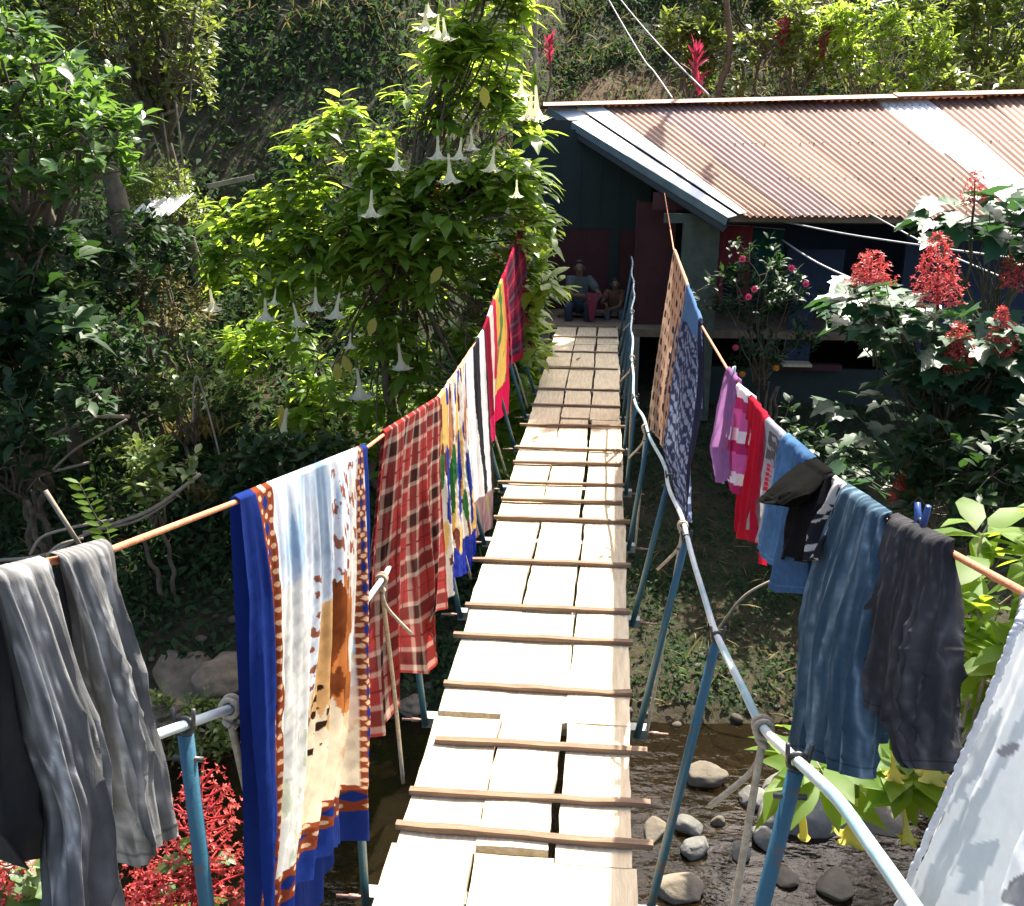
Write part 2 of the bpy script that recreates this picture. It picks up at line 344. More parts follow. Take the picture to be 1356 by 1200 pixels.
by = [.47, 1.50, 2.62, 3.74, 4.82, 5.9, 7.0, 8.1, 9.2, 10.3, 11.4, 12.5, 13.6]
for Y in by:
    for s, fx in ((1, RX), (-1, LX)):
        top = np.array([fx(Y), Y, RAILZ(Y)]); bot = np.array([s * (.475 if s > 0 else .50), Y + .01, -.07])
        d = top - bot; pr = [bot, bot + d * .5, top - d / np.linalg.norm(d) * .02]
        bal = MB().add(*tube(pr, .0155, 10)).build('baluster', M['blue_pipe'], br)
        mb = MB(); mb.add(*torus(top - [0, .0, .003], .017, .005, (0.05, 1, -.2)))
        for q in (-.017, .017): mb.add(*tube([top + [q, 0, -.005], top + [q * 1.25, 0, .036]], .0045, 6))
        mb.build('clamp', M['dark_metal'], bal)
        MB().add(*tube([top - d * .05 + [-.03, -.002, 0], top - d * .05 + [.03, -.002, 0]], .006, 6)).build('bolt', M['dark_metal'], bal)
    bm_ = MB()
    for (z0, z1, y0, y1) in ((-.05, -.044, -.03, .03), (-.094, -.05, -.03, -.024), (-.094, -.05, .024, .03)):
        V, f = box(-.52, .52, Y + y0 + .06, Y + y1 + .06, z0 - .002, z1 - .002); bm_.add(V, f)
    xb = bm_.build('cross_beam', M['steel'], br, smooth=False)
    for s in (-1, 1):
        mb = MB(); mb.add(*tube([(s * .5, Y + .06, -.075), (s * .62, Y + .06, -.078)], .006, 6))
        mb.add(*tube([(s * .54, Y + .06, -.077), (s * .575, Y + .06, -.077)], .0095, 8))
        mb.build('tie_rod', M['copper'], xb)
for s in (-1, 1):
    MB().add(*tube([(s * .38, -.6, -.115), (s * .38, 7, -.118), (s * .38, 14.4, -.115)], .012, 8)).build('deck_cable', M['steel'], br)
for Y, s in [(1.82, 1), (3.92, 1), (6.1, 1), (8.3, 1), (10.5, 1), (1.70, -1), (3.05, -1), (5.1, -1), (7.2, -1), (9.4, -1)]:
    fx = RX if s > 0 else LX; top = np.array([fx(Y), Y, RAILZ(Y)])
    bot = np.array([s * .52, Y - .12 if s > 0 else Y + .30, -.09])
    mb = MB(); mb.add(*tube(spline([top + [0, 0, -.02], (top + bot) / 2 + [.004, 0, .004], bot], 14), .0085, 7))
    ro = mb.build('hanger_rope', M['rope'], br)
    kb = MB(); kb.add(*torus(top, .019, .0062, (0, 1, -.25))); kb.add(*torus(top + [0, .017, 0], .0195, .0062, (.2, 1, -.25)))
    kb.add(*torus(top + [0, 0, -.034], .013, .0062, (.6, .2, 1)))
    t0 = top + [0, 0, -.05]
    if not (s < 0 and Y < 2): kb.add(*tube(spline([t0, t0 + [-.02 * s, .01, -.07], t0 + [-.10 * s, .02, -.17]], 8), .0075, 6))
    kb.build('knot', M['rope'], ro)

# ------------------------------------------------------------------ washing lines
LXu = lambda u: np.interp(u, [-400, 330, 487, 512, 580, 640, 668, 692, 700], [-.43, -.43, -.455, -.47, -.52, -.58, -.63, -.70, -.80])
RXu = lambda u: np.interp(u, [880, 892, 925, 1800], [1.0, .85, .80, .80])
lp = [(-160, 786), (0, 757), (150, 727), (317, 663), (487, 592), (512, 573), (580, 528), (640, 438), (668, 365), (692, 298), (701, 258)]
rp = [(880, 256), (892, 330), (927, 428), (965, 492), (1010, 552), (1038, 580), (1110, 645), (1170, 688), (1250, 727), (1356, 785), (1500, 862), (1720, 980)]
def dens(pts): 
    pts = np.array(pts, float); t = np.linspace(0, len(pts) - 1, (len(pts) - 1) * 10 + 1); return np.stack([np.interp(t, np.arange(len(pts)), pts[:, 0]), np.interp(t, np.arange(len(pts)), pts[:, 1])], 1)
L3 = [P(u, v, X=float(LXu(u))) for u, v in dens(lp)]; R3 = [P(u, v, X=float(RXu(u))) for u, v in dens(rp)]
L3 = [L3[0] + (L3[0] - L3[1]) * 1.5] + L3; R3 = R3 + [R3[-1] + (R3[-1] - R3[-2]) * 1.0]
o = MB().add(*tube(L3, .0058, 8)).build('washing_line', M['line']); tag(o, 'orange cord on the left of the bridge holding the towels and plaid cloths', 'clothesline', 'washing lines along the bridge')
o = MB().add(*tube(R3, .0058, 8)).build('washing_line', M['line']); tag(o, 'orange cord on the right of the bridge holding the jeans and shirts', 'clothesline', 'washing lines along the bridge')

def resamp(pts, n):
    pts = np.array(pts, float); d = np.concatenate([[0], np.cumsum(np.linalg.norm(np.diff(pts, axis=0), axis=1))]); d /= d[-1]
    t = np.linspace(0, 1, n); return np.stack([np.interp(t, d, pts[:, 0]), np.interp(t, d, pts[:, 1])], 1)
def sharp(x, p=.7): return np.sign(x) * np.abs(x) ** p
def folds(s, t, freq, seed):
    r = np.random.default_rng(seed); o = 0
    for k, (f, a) in enumerate([(freq, 1), (freq * 1.73, .6), (freq * 2.9, .35), (freq * 5.1, .16)]):
        ph = r.uniform(0, 6.28); ph2 = r.uniform(0, 6.28); wv = r.uniform(.02, .06)
        o = o + a * sharp(np.sin(2 * PI * (f * (s + wv * np.sin(2.4 * t + ph2))) + ph), .8) * (1 + .35 * np.sin(2.2 * t + ph2 + k))
    return o / 1.6
def surf(L, R, B, ns, nt):
    Lp, Rp = resamp(L, nt), resamp(R, nt); s = np.linspace(0, 1, ns)
    G = Lp[:, None] * (1 - s)[None, :, None] + Rp[:, None] * s[None, :, None]
    if B is not None:
        t = np.linspace(0, 1, nt); dl = resamp(B, ns) - G[-1]; G = G + (t ** 2.2)[:, None, None] * dl[None]
    return G
def cloth(name, label, cat, L, R, B, side, lineX, Xb=0.0, amp=.012, freq=5, seed=1, col=None, mat='cloth', back=None, bshift=.03, ns=90, nt=110, parent=None, group=None, top=True, rise=.011, backcol=None, wr=.0036):
    """a sheet hung over a line: front layer from the pixel outline on the plane X, back layer by length; returns the object"""
    G = surf(L, R, B, ns, nt); s = np.linspace(0, 1, ns)[None] * np.ones((nt, 1)); t = np.linspace(0, 1, nt)[:, None] * np.ones((1, ns))
    X0 = lineX(G[0, :, 0])[None]
    xb = np.broadcast_to(np.asarray(Xb, float), (2,)) if np.ndim(Xb) < 2 else None
    XB = (xb[0] * (1 - s) + xb[1] * s)
    X = X0 + side * rise + XB * t
    D = rays(G[..., 0].ravel(), G[..., 1].ravel()).reshape(nt, ns, 3)
    k = (X - CP[0]) / D[..., 0]; Pt = CP + D * k[..., None]
    ds = np.concatenate([[0], np.cumsum(np.linalg.norm(np.diff(Pt[0], axis=0), axis=1))]); sm = (ds / ds[-1])[None] * np.ones((nt, 1))
    fo = folds(sm, t, freq, seed)
    env = np.minimum(1, .25 + 1.1 * t) * (1 - np.exp(-t * 30))
    Pt[..., 0] += side * amp * fo * env
    q = np.stack([Pt[..., 0].ravel() * 3, Pt[..., 1].ravel() * 1.0, Pt[..., 2].ravel()], 1)
    Pt[..., 0] += (wr * sn(q, 22, seed) + wr * .6 * sn(q * np.array([1, 1, 2.4]), 40, seed + 1)).reshape(nt, ns) * env
    rows = [Pt]; cols = [col(sm, t, 0, Pt)]
    if back is not None:
        nb = max(nt // 2, 20); tb = np.linspace(0, 1, nb)[:, None] * np.ones((1, ns)); sb = np.linspace(0, 1, ns)[None] * np.ones((nb, 1))
        base = Pt[0].copy(); base[:, 0] = X0[0]
        Bk = np.repeat(base[None], nb, 0)
        bl = np.broadcast_to(np.asarray(back, float), (2,)); dl = bl[0] * (1 - sb) + bl[1] * sb
        Bk[..., 2] -= dl * tb * (1 + .03 * np.sin(sb * 9 + seed)); Bk[..., 0] -= side * (rise + bshift * tb)
        Bk[..., 0] += side * amp * folds(sb, tb, freq * .8, seed + 5) * np.minimum(1, .2 + tb)
        tp = base.copy(); tp[:, 2] += .010
        cb = (backcol or col)(np.repeat(sm[:1], nb, 0), tb, 1, Bk)
        V = np.concatenate([Bk[::-1], tp[None], Pt]); C = np.concatenate([cb[::-1], cols[0][:1], cols[0]])
    else:
        V, C = Pt, cols[0]
    mb = MB().add(V.reshape(-1, 3), grid_faces(V.shape[0], ns))
    o = mb.build(name, M[mat], parent, col=C.reshape(-1, 3))
    if label: tag(o, label, cat, group)
    return o
def leg(name, L, R, B, side, lineX, Xb=0, th=.03, amp=.006, freq=2, seed=1, col=None, mat='cloth_thick', parent=None, ns=72, nt=110, off=0.0, wr=.004, th0=.012):
    """a flattened trouser leg / sleeve: closed tube between two outline edges"""
    G = surf(L, R, B, ns // 2 + 1, nt); h = ns // 2
    th_ = np.arange(ns) * 2 * PI / ns; sv = (1 - np.cos(th_)) / 2
    t = np.linspace(0, 1, nt)[:, None] * np.ones((1, ns)); s = sv[None] * np.ones((nt, 1))
    idx = sv * h; i0 = np.clip(np.floor(idx).astype(int), 0, h - 1); f = idx - i0
    Gp = G[:, i0] * (1 - f)[None, :, None] + G[:, i0 + 1] * f[None, :, None]
    X0 = lineX(Gp[0, :, 0])[None] + off
    xb = np.broadcast_to(np.asarray(Xb, float), (2,)); XB = xb[0] * (1 - s) + xb[1] * s
    D = rays(Gp[..., 0].ravel(), Gp[..., 1].ravel()).reshape(nt, ns, 3)
    X = X0 + side * .016 + XB * t
    Pt = CP + D * ((X - CP[0]) / D[..., 0])[..., None]
    prof = th0 + (th - th0) * np.minimum(1, t * 2.5)
    Pt[..., 0] += side * prof * np.sin(th_)[None]
    env = np.minimum(1, .3 + 1.2 * t)
    Pt[..., 0] += side * amp * folds(s, t, freq, seed) * env
    rcr = np.random.default_rng(seed + 70); cr = 0
    for kk in range(3):
        cr = cr + (1 - np.abs(np.sin(PI * ((3.1 + 2.3 * kk) * s + .35 * np.sin(2.6 * t + rcr.uniform(0, 6)) + .12 * np.sin(9 * t + rcr.uniform(0, 6)) + rcr.uniform(0, 1))))) ** 5 * np.clip(.5 + .8 * np.sin(4 * t + rcr.uniform(0, 6) + 5 * s), 0, 1)
    Pt[..., 0] += side * wr * 1.6 * cr * np.sign(np.sin(th_) + .2)[None] * env
    q = Pt.reshape(-1, 3) * np.array([2, 1.2, .8])
    Pt[..., 0] += (wr * 1.5 * sharp(sn(q, 9, seed), .8) + wr * .9 * sharp(sn(q, 24, seed + 2), .8)).reshape(nt, ns) * env
    Pt[..., 2] += (wr * .6 * sn(q, 16, seed + 3)).reshape(nt, ns) * t
    C = col(s, t, 0, Pt)
    xm = X0[0] + side * .004; dome = []
    for kx, dz in ((0, .016), (.55, .013), (.85, .008)):
        rr = Pt[0].copy(); rr[:, 0] = xm + (rr[:, 0] - xm) * kx; rr[:, 2] += dz; dome.append(rr)
    Pt = np.concatenate([np.stack(dome), Pt]); C = np.concatenate([C[:1], C[:1], C[:1], C]); nt = nt + 3
    return MB().add(Pt.reshape(-1, 3), grid_faces(nt, ns, True)).build(name, M[mat], parent, col=C.reshape(-1, 3))
def flat(c, var=.08, f=30, seed=3, hem=None):
    c = np.array(c)
    def fn(s, t, l, Pt):
        n = sn(Pt.reshape(-1, 3) * np.array([1, 1, .4]), f, seed).reshape(s.shape); o = c[None, None] * (1 + var * n)[..., None]
        if hem is not None: o = np.where(((t > .965) & (t < .972))[..., None], o * hem, o)
        return np.clip(o, 0, 1)
    return fn
def pick(base, *pairs):
    o = base
    for m_, c in pairs: o = np.where(m_[..., None], np.array(c)[None, None], o)
    return o
full = lambda s, c: np.ones(s.shape + (3,)) * np.array(c)

def streaked(c, c2, f=1.0, seed=5, amt=1.0):  # base colour with lighter, wavering streaks down the length
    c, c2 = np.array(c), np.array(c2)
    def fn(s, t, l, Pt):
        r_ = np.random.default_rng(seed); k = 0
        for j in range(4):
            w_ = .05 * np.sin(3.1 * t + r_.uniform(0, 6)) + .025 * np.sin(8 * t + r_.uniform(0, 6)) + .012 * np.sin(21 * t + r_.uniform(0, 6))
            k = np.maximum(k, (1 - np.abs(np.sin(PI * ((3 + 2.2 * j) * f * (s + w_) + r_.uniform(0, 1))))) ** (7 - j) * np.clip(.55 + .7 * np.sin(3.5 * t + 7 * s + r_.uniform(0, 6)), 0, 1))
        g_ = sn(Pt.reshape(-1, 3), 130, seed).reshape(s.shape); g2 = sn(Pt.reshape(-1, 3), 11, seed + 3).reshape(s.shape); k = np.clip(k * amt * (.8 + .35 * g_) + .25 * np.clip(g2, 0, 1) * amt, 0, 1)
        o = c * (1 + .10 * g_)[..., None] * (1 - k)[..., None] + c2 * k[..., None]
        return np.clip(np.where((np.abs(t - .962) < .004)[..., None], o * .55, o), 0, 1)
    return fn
# --- left line
grey = (.150, .150, .150)
t1 = thing('trousers', 'grey cotton trousers with both legs hung over the left line nearest the camera', 'trousers', P(75, 745, X=-.5))
cl = cloth('seat', None, None, [(-70, 790), (-70, 960), (-60, 1110), (-20, 1150)], [(146, 736), (165, 850), (158, 1000), (150, 1075)], [(-20, 1130), (20, 1150), (66, 1135), (72, 1060), (150, 1078)], 1, lambda u: LXu(u) - .012, -.02, .010, 3, 31, flat((.05, .051, .053), .12), 'cloth_thick', parent=t1)
leg('leg', [(-8, 772), (14, 850), (45, 960), (70, 1090), (78, 1260)], [(66, 752), (86, 840), (120, 1000), (138, 1130), (146, 1260)], None, 1, LXu, .03, .032, .018, 2.9, 32, streaked((.115, .115, .115), (.60, .60, .59), 1, 5, 1.1), parent=t1, wr=.006)
leg('leg', [(80, 747), (108, 830), (135, 950), (156, 1060), (176, 1148)], [(148, 727), (166, 840), (190, 950), (219, 1088)], [(176, 1148), (181, 1122), (200, 1110), (219, 1088)], 1, LXu, .02, .028, .017, 2.7, 33, streaked((.115, .115, .115), (.60, .60, .59), 1, 9, 1.1), parent=t1, wr=.006)
bt = MB(); 
for (u, v) in [(20, 1030), (14, 970)]:
    c = P(u, v, X=-.535); bt.add(*blob(c, .003, .006, .006, 1, 10, 6, 0))
bt.build('buttons', M['peg_white'], t1)

BLUE = tuple(np.array(lin(40, 66, 150)) * .62); WHT = (.82, .84, .85)
def towelcol(s, t, l, Pt):
    Wd, Ht = .78, 1.5
    x, y = s * Wd, t * Ht
    n1 = sn(np.stack([x.ravel(), y.ravel()], 1), 9, 5).reshape(s.shape); n2 = sn(np.stack([x.ravel() * 6, y.ravel() * .9], 1), 14, 6).reshape(s.shape)
    if l == 1: return pick(full(s, BLUE), ((np.abs(s - .12) < .05) & (np.sin(y * 130) > -.2), lin(120, 50, 40)))
    o = full(s, (.80, .84, .87))                                               # sky
    o = o + (np.array(lin(150, 185, 215)) - o) * np.clip(n1 * .9 + .1 + (n2 > .55) * .5, 0, .9)[..., None] * (t < .55)[..., None]
    v3 = np.stack([x.ravel() * 2.2, y.ravel()], 1); n3 = sn(v3, 26, 12).reshape(s.shape); n4 = sn(np.stack([x.ravel() * 9, y.ravel() * .8], 1), 20, 13).reshape(s.shape)
    def ell(cs, ct, rs, rt, w_=.22): return ((s - cs + .035 * n1) / rs) ** 2 + ((t - ct + .03 * n3) / rt) ** 2 + w_ * n1 + .45 * n4 + .35 * n3 < 1
    sh_ = np.clip(1.4 - np.abs(s - .52) / .07, 0, 1) * np.clip((.40 - t) * 5, 0, 1); o = o + (np.array(lin(112, 134, 158)) - o) * (sh_ * .9)[..., None]
    cream = np.array((.72, .60, .42)); low = t > .50 + .03 * n3
    o = np.where(low[..., None], cream * (1 + .10 * n3 + .06 * n4)[..., None], o)
    pale = (s < .40 + .04 * n3) & (t > .22 + .04 * n3); o = np.where(pale[..., None], np.array((.82, .81, .74)) * (1 + .06 * n4)[..., None], o)
    o = np.where((pale & (n4 > .30) & (t > .55))[..., None], np.array((.62, .66, .50)), o)
    tan = ell(.535, .475, .095, .135, .35); o = np.where(tan[..., None], np.array(lin(200, 156, 102)) * (1 + .15 * n3)[..., None], o)
    o = np.where(ell(.835, .38, .085, .30, .5)[..., None], np.array((.80, .74, .66)) * (1 + .08 * n4)[..., None], o)
    og = ell(.715, .47, .095, .18, .4); o = np.where(og[..., None], np.array(lin(184, 112, 58)) * (1 + .22 * n3 - .25 * (s - .70) / .1)[..., None], o)
    o = np.where(ell(.655 + .05 * (t - .4), .44, .040, .15, .5)[..., None], np.array(lin(120, 62, 32)) * (1 + .2 * n3)[..., None], o)
    st_ = np.abs(s - .71 - .22 * (t - .47) - .012 * n3) < .013 * np.clip(1 - np.abs(t - .54) / .08, 0, 1); o = np.where(st_[..., None], np.array(lin(44, 26, 18)), o)
    o = np.where(ell(.80, .66, .08, .07, .5)[..., None], o * .6 + np.array(lin(216, 150, 84)) * .4, o)
    spots = sn(np.stack([x.ravel() * 1.2, y.ravel() * .8], 1), 85, 8).reshape(s.shape)
    o = np.where(((spots > .34) & (((s - .50) / .12) ** 2 + ((t - .59) / .085) ** 2 < 1))[..., None], np.array(lin(50, 32, 26)), o)
    o = np.where(((spots > .30) & (np.abs(s - .43 + .05 * n1) < .03) & (t > .24) & (t < .60))[..., None], np.array(lin(150, 92, 70)), o)
    o = np.where(((sn(np.stack([x.ravel() * 3, y.ravel()], 1), 45, 18).reshape(s.shape) > .34) & (s > .62) & (s < .90) & (t > .02) & (t < .28))[..., None], np.array(lin(160, 100, 80)), o)
    # chain border
    def chain(d, al, wd2):
        k = np.array(lin(134, 64, 38)); q = np.full(s.shape + (3,), 1.0) * k; dm = d * wd2
        def dots(period, ph, off, r0):
            f = np.mod(al + ph, period) - period / 2; return (np.abs(dm) - off) ** 2 + f ** 2 < r0 ** 2
        q = np.where(dots(.040, 0, wd2 * .30, .0085)[..., None], np.array(lin(220, 178, 140)), q)
        f = np.abs(np.mod(al, .080) - .04); q = np.where((np.abs(dm) / (wd2 * .20) + f / .026 < 1)[..., None], np.array(BLUE), q)
        q = np.where(dots(.080, .04, 0.0, .009)[..., None], np.array(lin(226, 190, 156)), q); return q
    wob = .008 * np.sin(y * 40)
    bw0, bw1 = .06, .135
    m1 = (x > bw0) & (x < bw1 + wob); o = np.where(m1[..., None], chain((x - (bw0 + bw1) / 2) / .08, y, .08), o)
    m2 = (x > Wd - .090) & (x < Wd - .05 + wob * .6); o = np.where(m2[..., None], chain((x - Wd + .07) / .04, y, .045), o)
    sc_ = .018 * np.abs(np.sin(x * 22)); 
    m3 = (y > Ht * .86 - sc_) & (y < Ht * .915 + sc_ * .6) & (x > bw0); o = np.where(m3[..., None], chain((y - Ht * .882) / .12, x, .11), o)
    o = np.where(((x < bw0) | (x > Wd - .05) | ((y > Ht * .915 + sc_ * .6)))[..., None], np.array(BLUE), o)
    return o
cloth('beach_towel', 'large blue edged beach towel with a big cat picture and brown chain border', 'towel',
      [(318, 662), (335, 800), (341, 950), (344, 1100), (342, 1340)], [(487, 592), (489, 750), (488, 900), (486, 1040), (495, 1109)],
      [(342, 1340), (372, 1205), (404, 1150), (432, 1124), (470, 1113), (495, 1109)], 1, LXu, .025, .026, 4.6, 41, towelcol, 'cloth', back=(1.42, 1.2), bshift=.055, ns=330, nt=450, wr=.002)

def plaid(s, t, l, Pt):
    x = s * 1.05; y = t * 1.15 + .05; per = .20
    a, b_ = np.mod(x, per) / per, np.mod(y, per) / per; red = np.array(lin(150, 52, 50)); dk = np.array(lin(64, 36, 34)); wh = np.array(lin(196, 168, 152))
    bx, by_ = (a > .55) & (a < .82), (b_ > .55) & (b_ < .82)
    wx_ = ((a > .44) & (a < .54)) | ((a > .83) & (a < .93)); wy_ = ((b_ > .44) & (b_ < .54)) | ((b_ > .83) & (b_ < .93))
    o = full(s, red); o = np.where((bx | by_)[..., None], red * .45 + dk * .5, o); o = np.where((bx & by_)[..., None], dk * .7, o)
    o = np.where((wx_ | wy_)[..., None], red * .4 + wh * .5, o); o = np.where((wx_ & wy_)[..., None], wh, o); o = np.where(((bx & wy_) | (by_ & wx_))[..., None], dk * .5 + wh * .42, o)
    o = np.where(((np.abs(a - .2) < .018) | (np.abs(b_ - .2) < .018))[..., None], red * .6, o); return np.clip(o, 0, 1)
cloth('plaid_blanket', 'red and brown plaid blanket with white checks beside the big cat towel', 'blanket',
      [(511, 573), (503, 650), (489, 790), (483, 900), (481, 980)], [(583, 527), (583, 620), (590, 720), (590, 806)],
      [(481, 980), (515, 974), (522, 890), (572, 893), (573, 812), (590, 806)], 1, LXu, (-.10, .06), .034, 2.6, 57, plaid, 'cloth', back=(.55, .5), bshift=.05, ns=200, nt=240, wr=.0015)

def sarong(s, t, l, Pt):
    v = np.stack([s.ravel() * 5, t.ravel() * 2.4], 1); n = sn(v, 2.6, 15).reshape(s.shape); n2 = sn(v, 5, 16).reshape(s.shape); n3 = sn(v, 3.3, 17).reshape(s.shape)
    o = full(s, (.80, .74, .66))
    o = pick(o, (n > .25, lin(226, 186, 110)), (n2 > .45, lin(110, 56, 50)), (n3 > .35, lin(40, 56, 150)), ((n3 < -.55) & (t > .3), lin(52, 110, 60)), ((n < -.7), lin(196, 132, 90)))
    o = np.where(((t > .84 + .04 * n) & (s > .2))[..., None], np.array(lin(38, 54, 156)), o); return o
cloth('sarong', 'blue and yellow flower printed sarong hanging beside the plaid blanket', 'sarong',
      [(583, 527), (583, 620), (588, 700), (591, 795)], [(617, 478), (620, 600), (627, 690), (627, 735)], [(591, 795), (598, 792), (600, 765), (619, 760), (627, 735)], 1, LXu, (-.01, .01), .018, 3.5, 63, sarong, 'cloth', back=.5, ns=120, nt=140)
def stripe(s, t, l, Pt):
    v = np.stack([s.ravel() * 2, t.ravel() * 2], 1); n = sn(v, 7, 19).reshape(s.shape)
    o = full(s, (.80, .79, .80)); k = .34 + .36 * t * t
    o = pick(o, ((s > k) & (s < k + .34 - .22 * t), (.02, .02, .03)), (s > .94, (.03, .02, .03)))
    o = np.where((t > .80)[..., None], np.array(lin(150, 118, 120)) * (1 + .3 * n)[..., None], o)
    return pick(o, ((t > .82) & (n > .45) & (t < .93), lin(150, 150, 70)))
cloth('striped_cloth', 'white cloth with one broad black stripe and a flowered hem on the left line', 'cloth',
      [(617, 478), (621, 600), (625, 690), (628, 714)], [(642, 436), (647, 540), (653, 640), (651, 700)], [(628, 714), (640, 706), (651, 700)], 1, LXu, (.0, .01), .012, 2, 71, stripe, 'cloth', back=.5, ns=110, nt=130)
def pinkyel(s, t, l, Pt):
    v = np.stack([s.ravel() * 2, t.ravel() * 3], 1); n = sn(v, 5, 23).reshape(s.shape)
    o = full(s, lin(228, 186, 96)); o = pick(o, ((n > .35) & (s > .45), lin(88, 140, 78)), (s < .42, (.80, .70, .64)), (s < .2, lin(150, 22, 52)), ((s > .38) & (s < .5) & (t < .6), lin(206, 50, 84)), (s > .9, lin(200, 26, 74)), ((t > .74) & (s > .4), lin(206, 20, 76)), ((t > .8) & (s < .4), lin(214, 40, 96)))
    return o
cloth('printed_wrap', 'yellow and crimson wrap with green print between the striped and tartan cloths', 'wrap',
      [(642, 436), (644, 500), (648, 588)], [(668, 364), (674, 430), (673, 548)], [(648, 588), (654, 584), (655, 559), (673, 548)], 1, LXu, 0, .012, 2.4, 77, pinkyel, 'cloth_thin', back=.5, ns=100, nt=120)
def tartan(s, t, l, Pt):
    x, y = s * .8, t * 1.0; o = full(s, lin(170, 26, 58)); f = lambda c: np.mod(c, .26) / .26
    a, b_ = f(x), f(y + .1); nv = np.array(lin(42, 30, 58))
    o = np.where((a > .5)[..., None], o * .4 + nv * .55, o); o = np.where((b_ > .5)[..., None], o * .4 + nv * .55, o)
    ln_ = (np.abs(a - .25) < .035) | (np.abs(b_ - .25) < .03); o = np.where(ln_[..., None], o * .5 + np.array(lin(150, 110, 110)) * .5, o)
    o = np.where((np.abs(b_ - .78) < .04)[..., None], np.array(lin(92, 74, 80)), o)
    return np.where((t > .93)[..., None], np.array(lin(150, 24, 50)), o)
cloth('tartan_cloth', 'dark red and navy tartan cloth at the far end of the left line', 'cloth',
      [(668, 366), (673, 430), (676, 484)], [(692, 299), (700, 380), (708, 468)], [(676, 484), (692, 474), (708, 468)], 1, LXu, (0, .05), .012, 2, 83, tartan, 'cloth', back=.6, ns=100, nt=120)

# --- right line
def beige(s, t, l, Pt):
    a, b_ = np.mod(s * 7, 1), np.mod(t * 13, 1); o = full(s, lin(196, 164, 138))
    return pick(o, ((a > .22) & (a < .70) & (b_ > .25) & (b_ < .8) & (np.mod(np.floor(s * 7) + np.floor(t * 13), 2) < 1), lin(60, 48, 52)), ((a > .22) & (a < .70) & (b_ > .25) & (b_ < .8) & (np.mod(np.floor(s * 7) + np.floor(t * 13), 2) > 0), lin(150, 122, 104)))
cloth('check_cloth', 'beige cloth with dark woven squares at the far end of the right line', 'cloth',
      [(892, 331), (882, 400), (868, 490), (857, 568)], [(909, 378), (902, 430), (890, 510), (878, 594)], [(857, 568), (868, 575), (878, 594)], -1, RXu, (0, -.02), .008, 2, 91, beige, 'cloth', back=.5, ns=100, nt=130)
def ikat(s, t, l, Pt):
    v = np.stack([s.ravel() * 14, t.ravel() * 26], 1); n = sn(v, 2.2, 29).reshape(s.shape); g_ = np.sin(s * 60 + n * 2.4) * np.sin(t * 95 + n * 2.6)
    o = full(s, lin(48, 56, 84)); o = pick(o, (g_ > .12, lin(128, 140, 164)), ((t < .12), lin(86, 120, 160)), (s > .93, (.01, .012, .03)))
    return o
cloth('woven_cloth', 'navy and white woven pattern cloth with a pointed hem on the right line', 'cloth',
      [(909, 378), (893, 440), (880, 520), (877, 590), (893, 650), (906, 690)], [(927, 428), (932, 500), (927, 560), (916, 620), (912, 692)], None, -1, RXu, (-.02, -.10), .024, 2.6, 97, ikat, 'cloth', back=.55, ns=130, nt=150)
cloth('shirt', 'mauve shirt hanging between the navy woven cloth and the pink striped top', 'shirt',
      [(962, 488), (951, 540), (942, 590), (947, 637)], [(974, 504), (974, 560), (967, 600), (966, 638)], [(947, 637), (957, 641), (966, 630)], -1, RXu, (0, -.03), .024, 2.6, 101, flat(tuple(np.array(lin(170, 118, 172)) * .7), .12), 'cloth', back=.35)
def pinkstr(s, t, l, Pt):
    k = np.mod(t * 2.4 + .1, 1); o = full(s, lin(206, 100, 160)); return pick(o, (k < .28, (.82, .78, .82)), ((k > .28) & (k < .55), lin(176, 52, 104)))
cloth('blouse', 'pink and white striped top beside the red towel', 'blouse',
      [(974, 510), (967, 560), (962, 600), (971, 650)], [(992, 525), (990, 570), (984, 630), (978, 655)], None, -1, RXu, (0, -.03), .018, 2.4, 103, pinkstr, 'cloth', back=.3)
cloth('hand_towel', 'plain bright red towel between the pink striped top and the grey shirt', 'towel',
      [(987, 521), (980, 600), (973, 660), (971, 694)], [(1013, 555), (1010, 620), (1004, 680), (1005, 717)], [(971, 694), (978, 697), (978, 713), (1005, 718)], -1, RXu, (0, -.02), .024, 2.8, 107, flat(tuple(np.array(lin(200, 36, 62)) * .75), .1), 'cloth', back=.5)
def greyshirt(s, t, l, Pt):
    n = sn(np.stack([s.ravel() * 6, t.ravel() * 9], 1), 4, 33).reshape(s.shape); o = full(s, lin(158, 160, 170)) * (1 + .05 * n)[..., None]
    o = pick(o, ((t > .05) & (t < .30) & (s > .30) & (s < .92) & (n > -.4), lin(92, 92, 92)))
    k = np.mod(t * 22, 1); gl = (t > .34) & (t < .60) & (s > .38) & (s < .66) & (k > .2) & ((np.abs(s - .42) < .05) | (np.abs(s - .62) < .05) | ((k > .42) & (k < .62)))
    return pick(o, (gl & (np.mod(np.floor(t * 22), 3) != 9), lin(196, 44, 70)))
cloth('t_shirt', 'grey t-shirt with a dark square print and red lettering down its front', 'shirt',
      [(1013, 556), (1005, 620), (995, 660), (987, 697)], [(1038, 580), (1034, 630), (1022, 690), (1009, 728)], [(987, 697), (1003, 706), (1008, 726)], -1, RXu, (0, -.02), .014, 2.2, 109, greyshirt, 'cloth', back=.4, ns=110, nt=150)
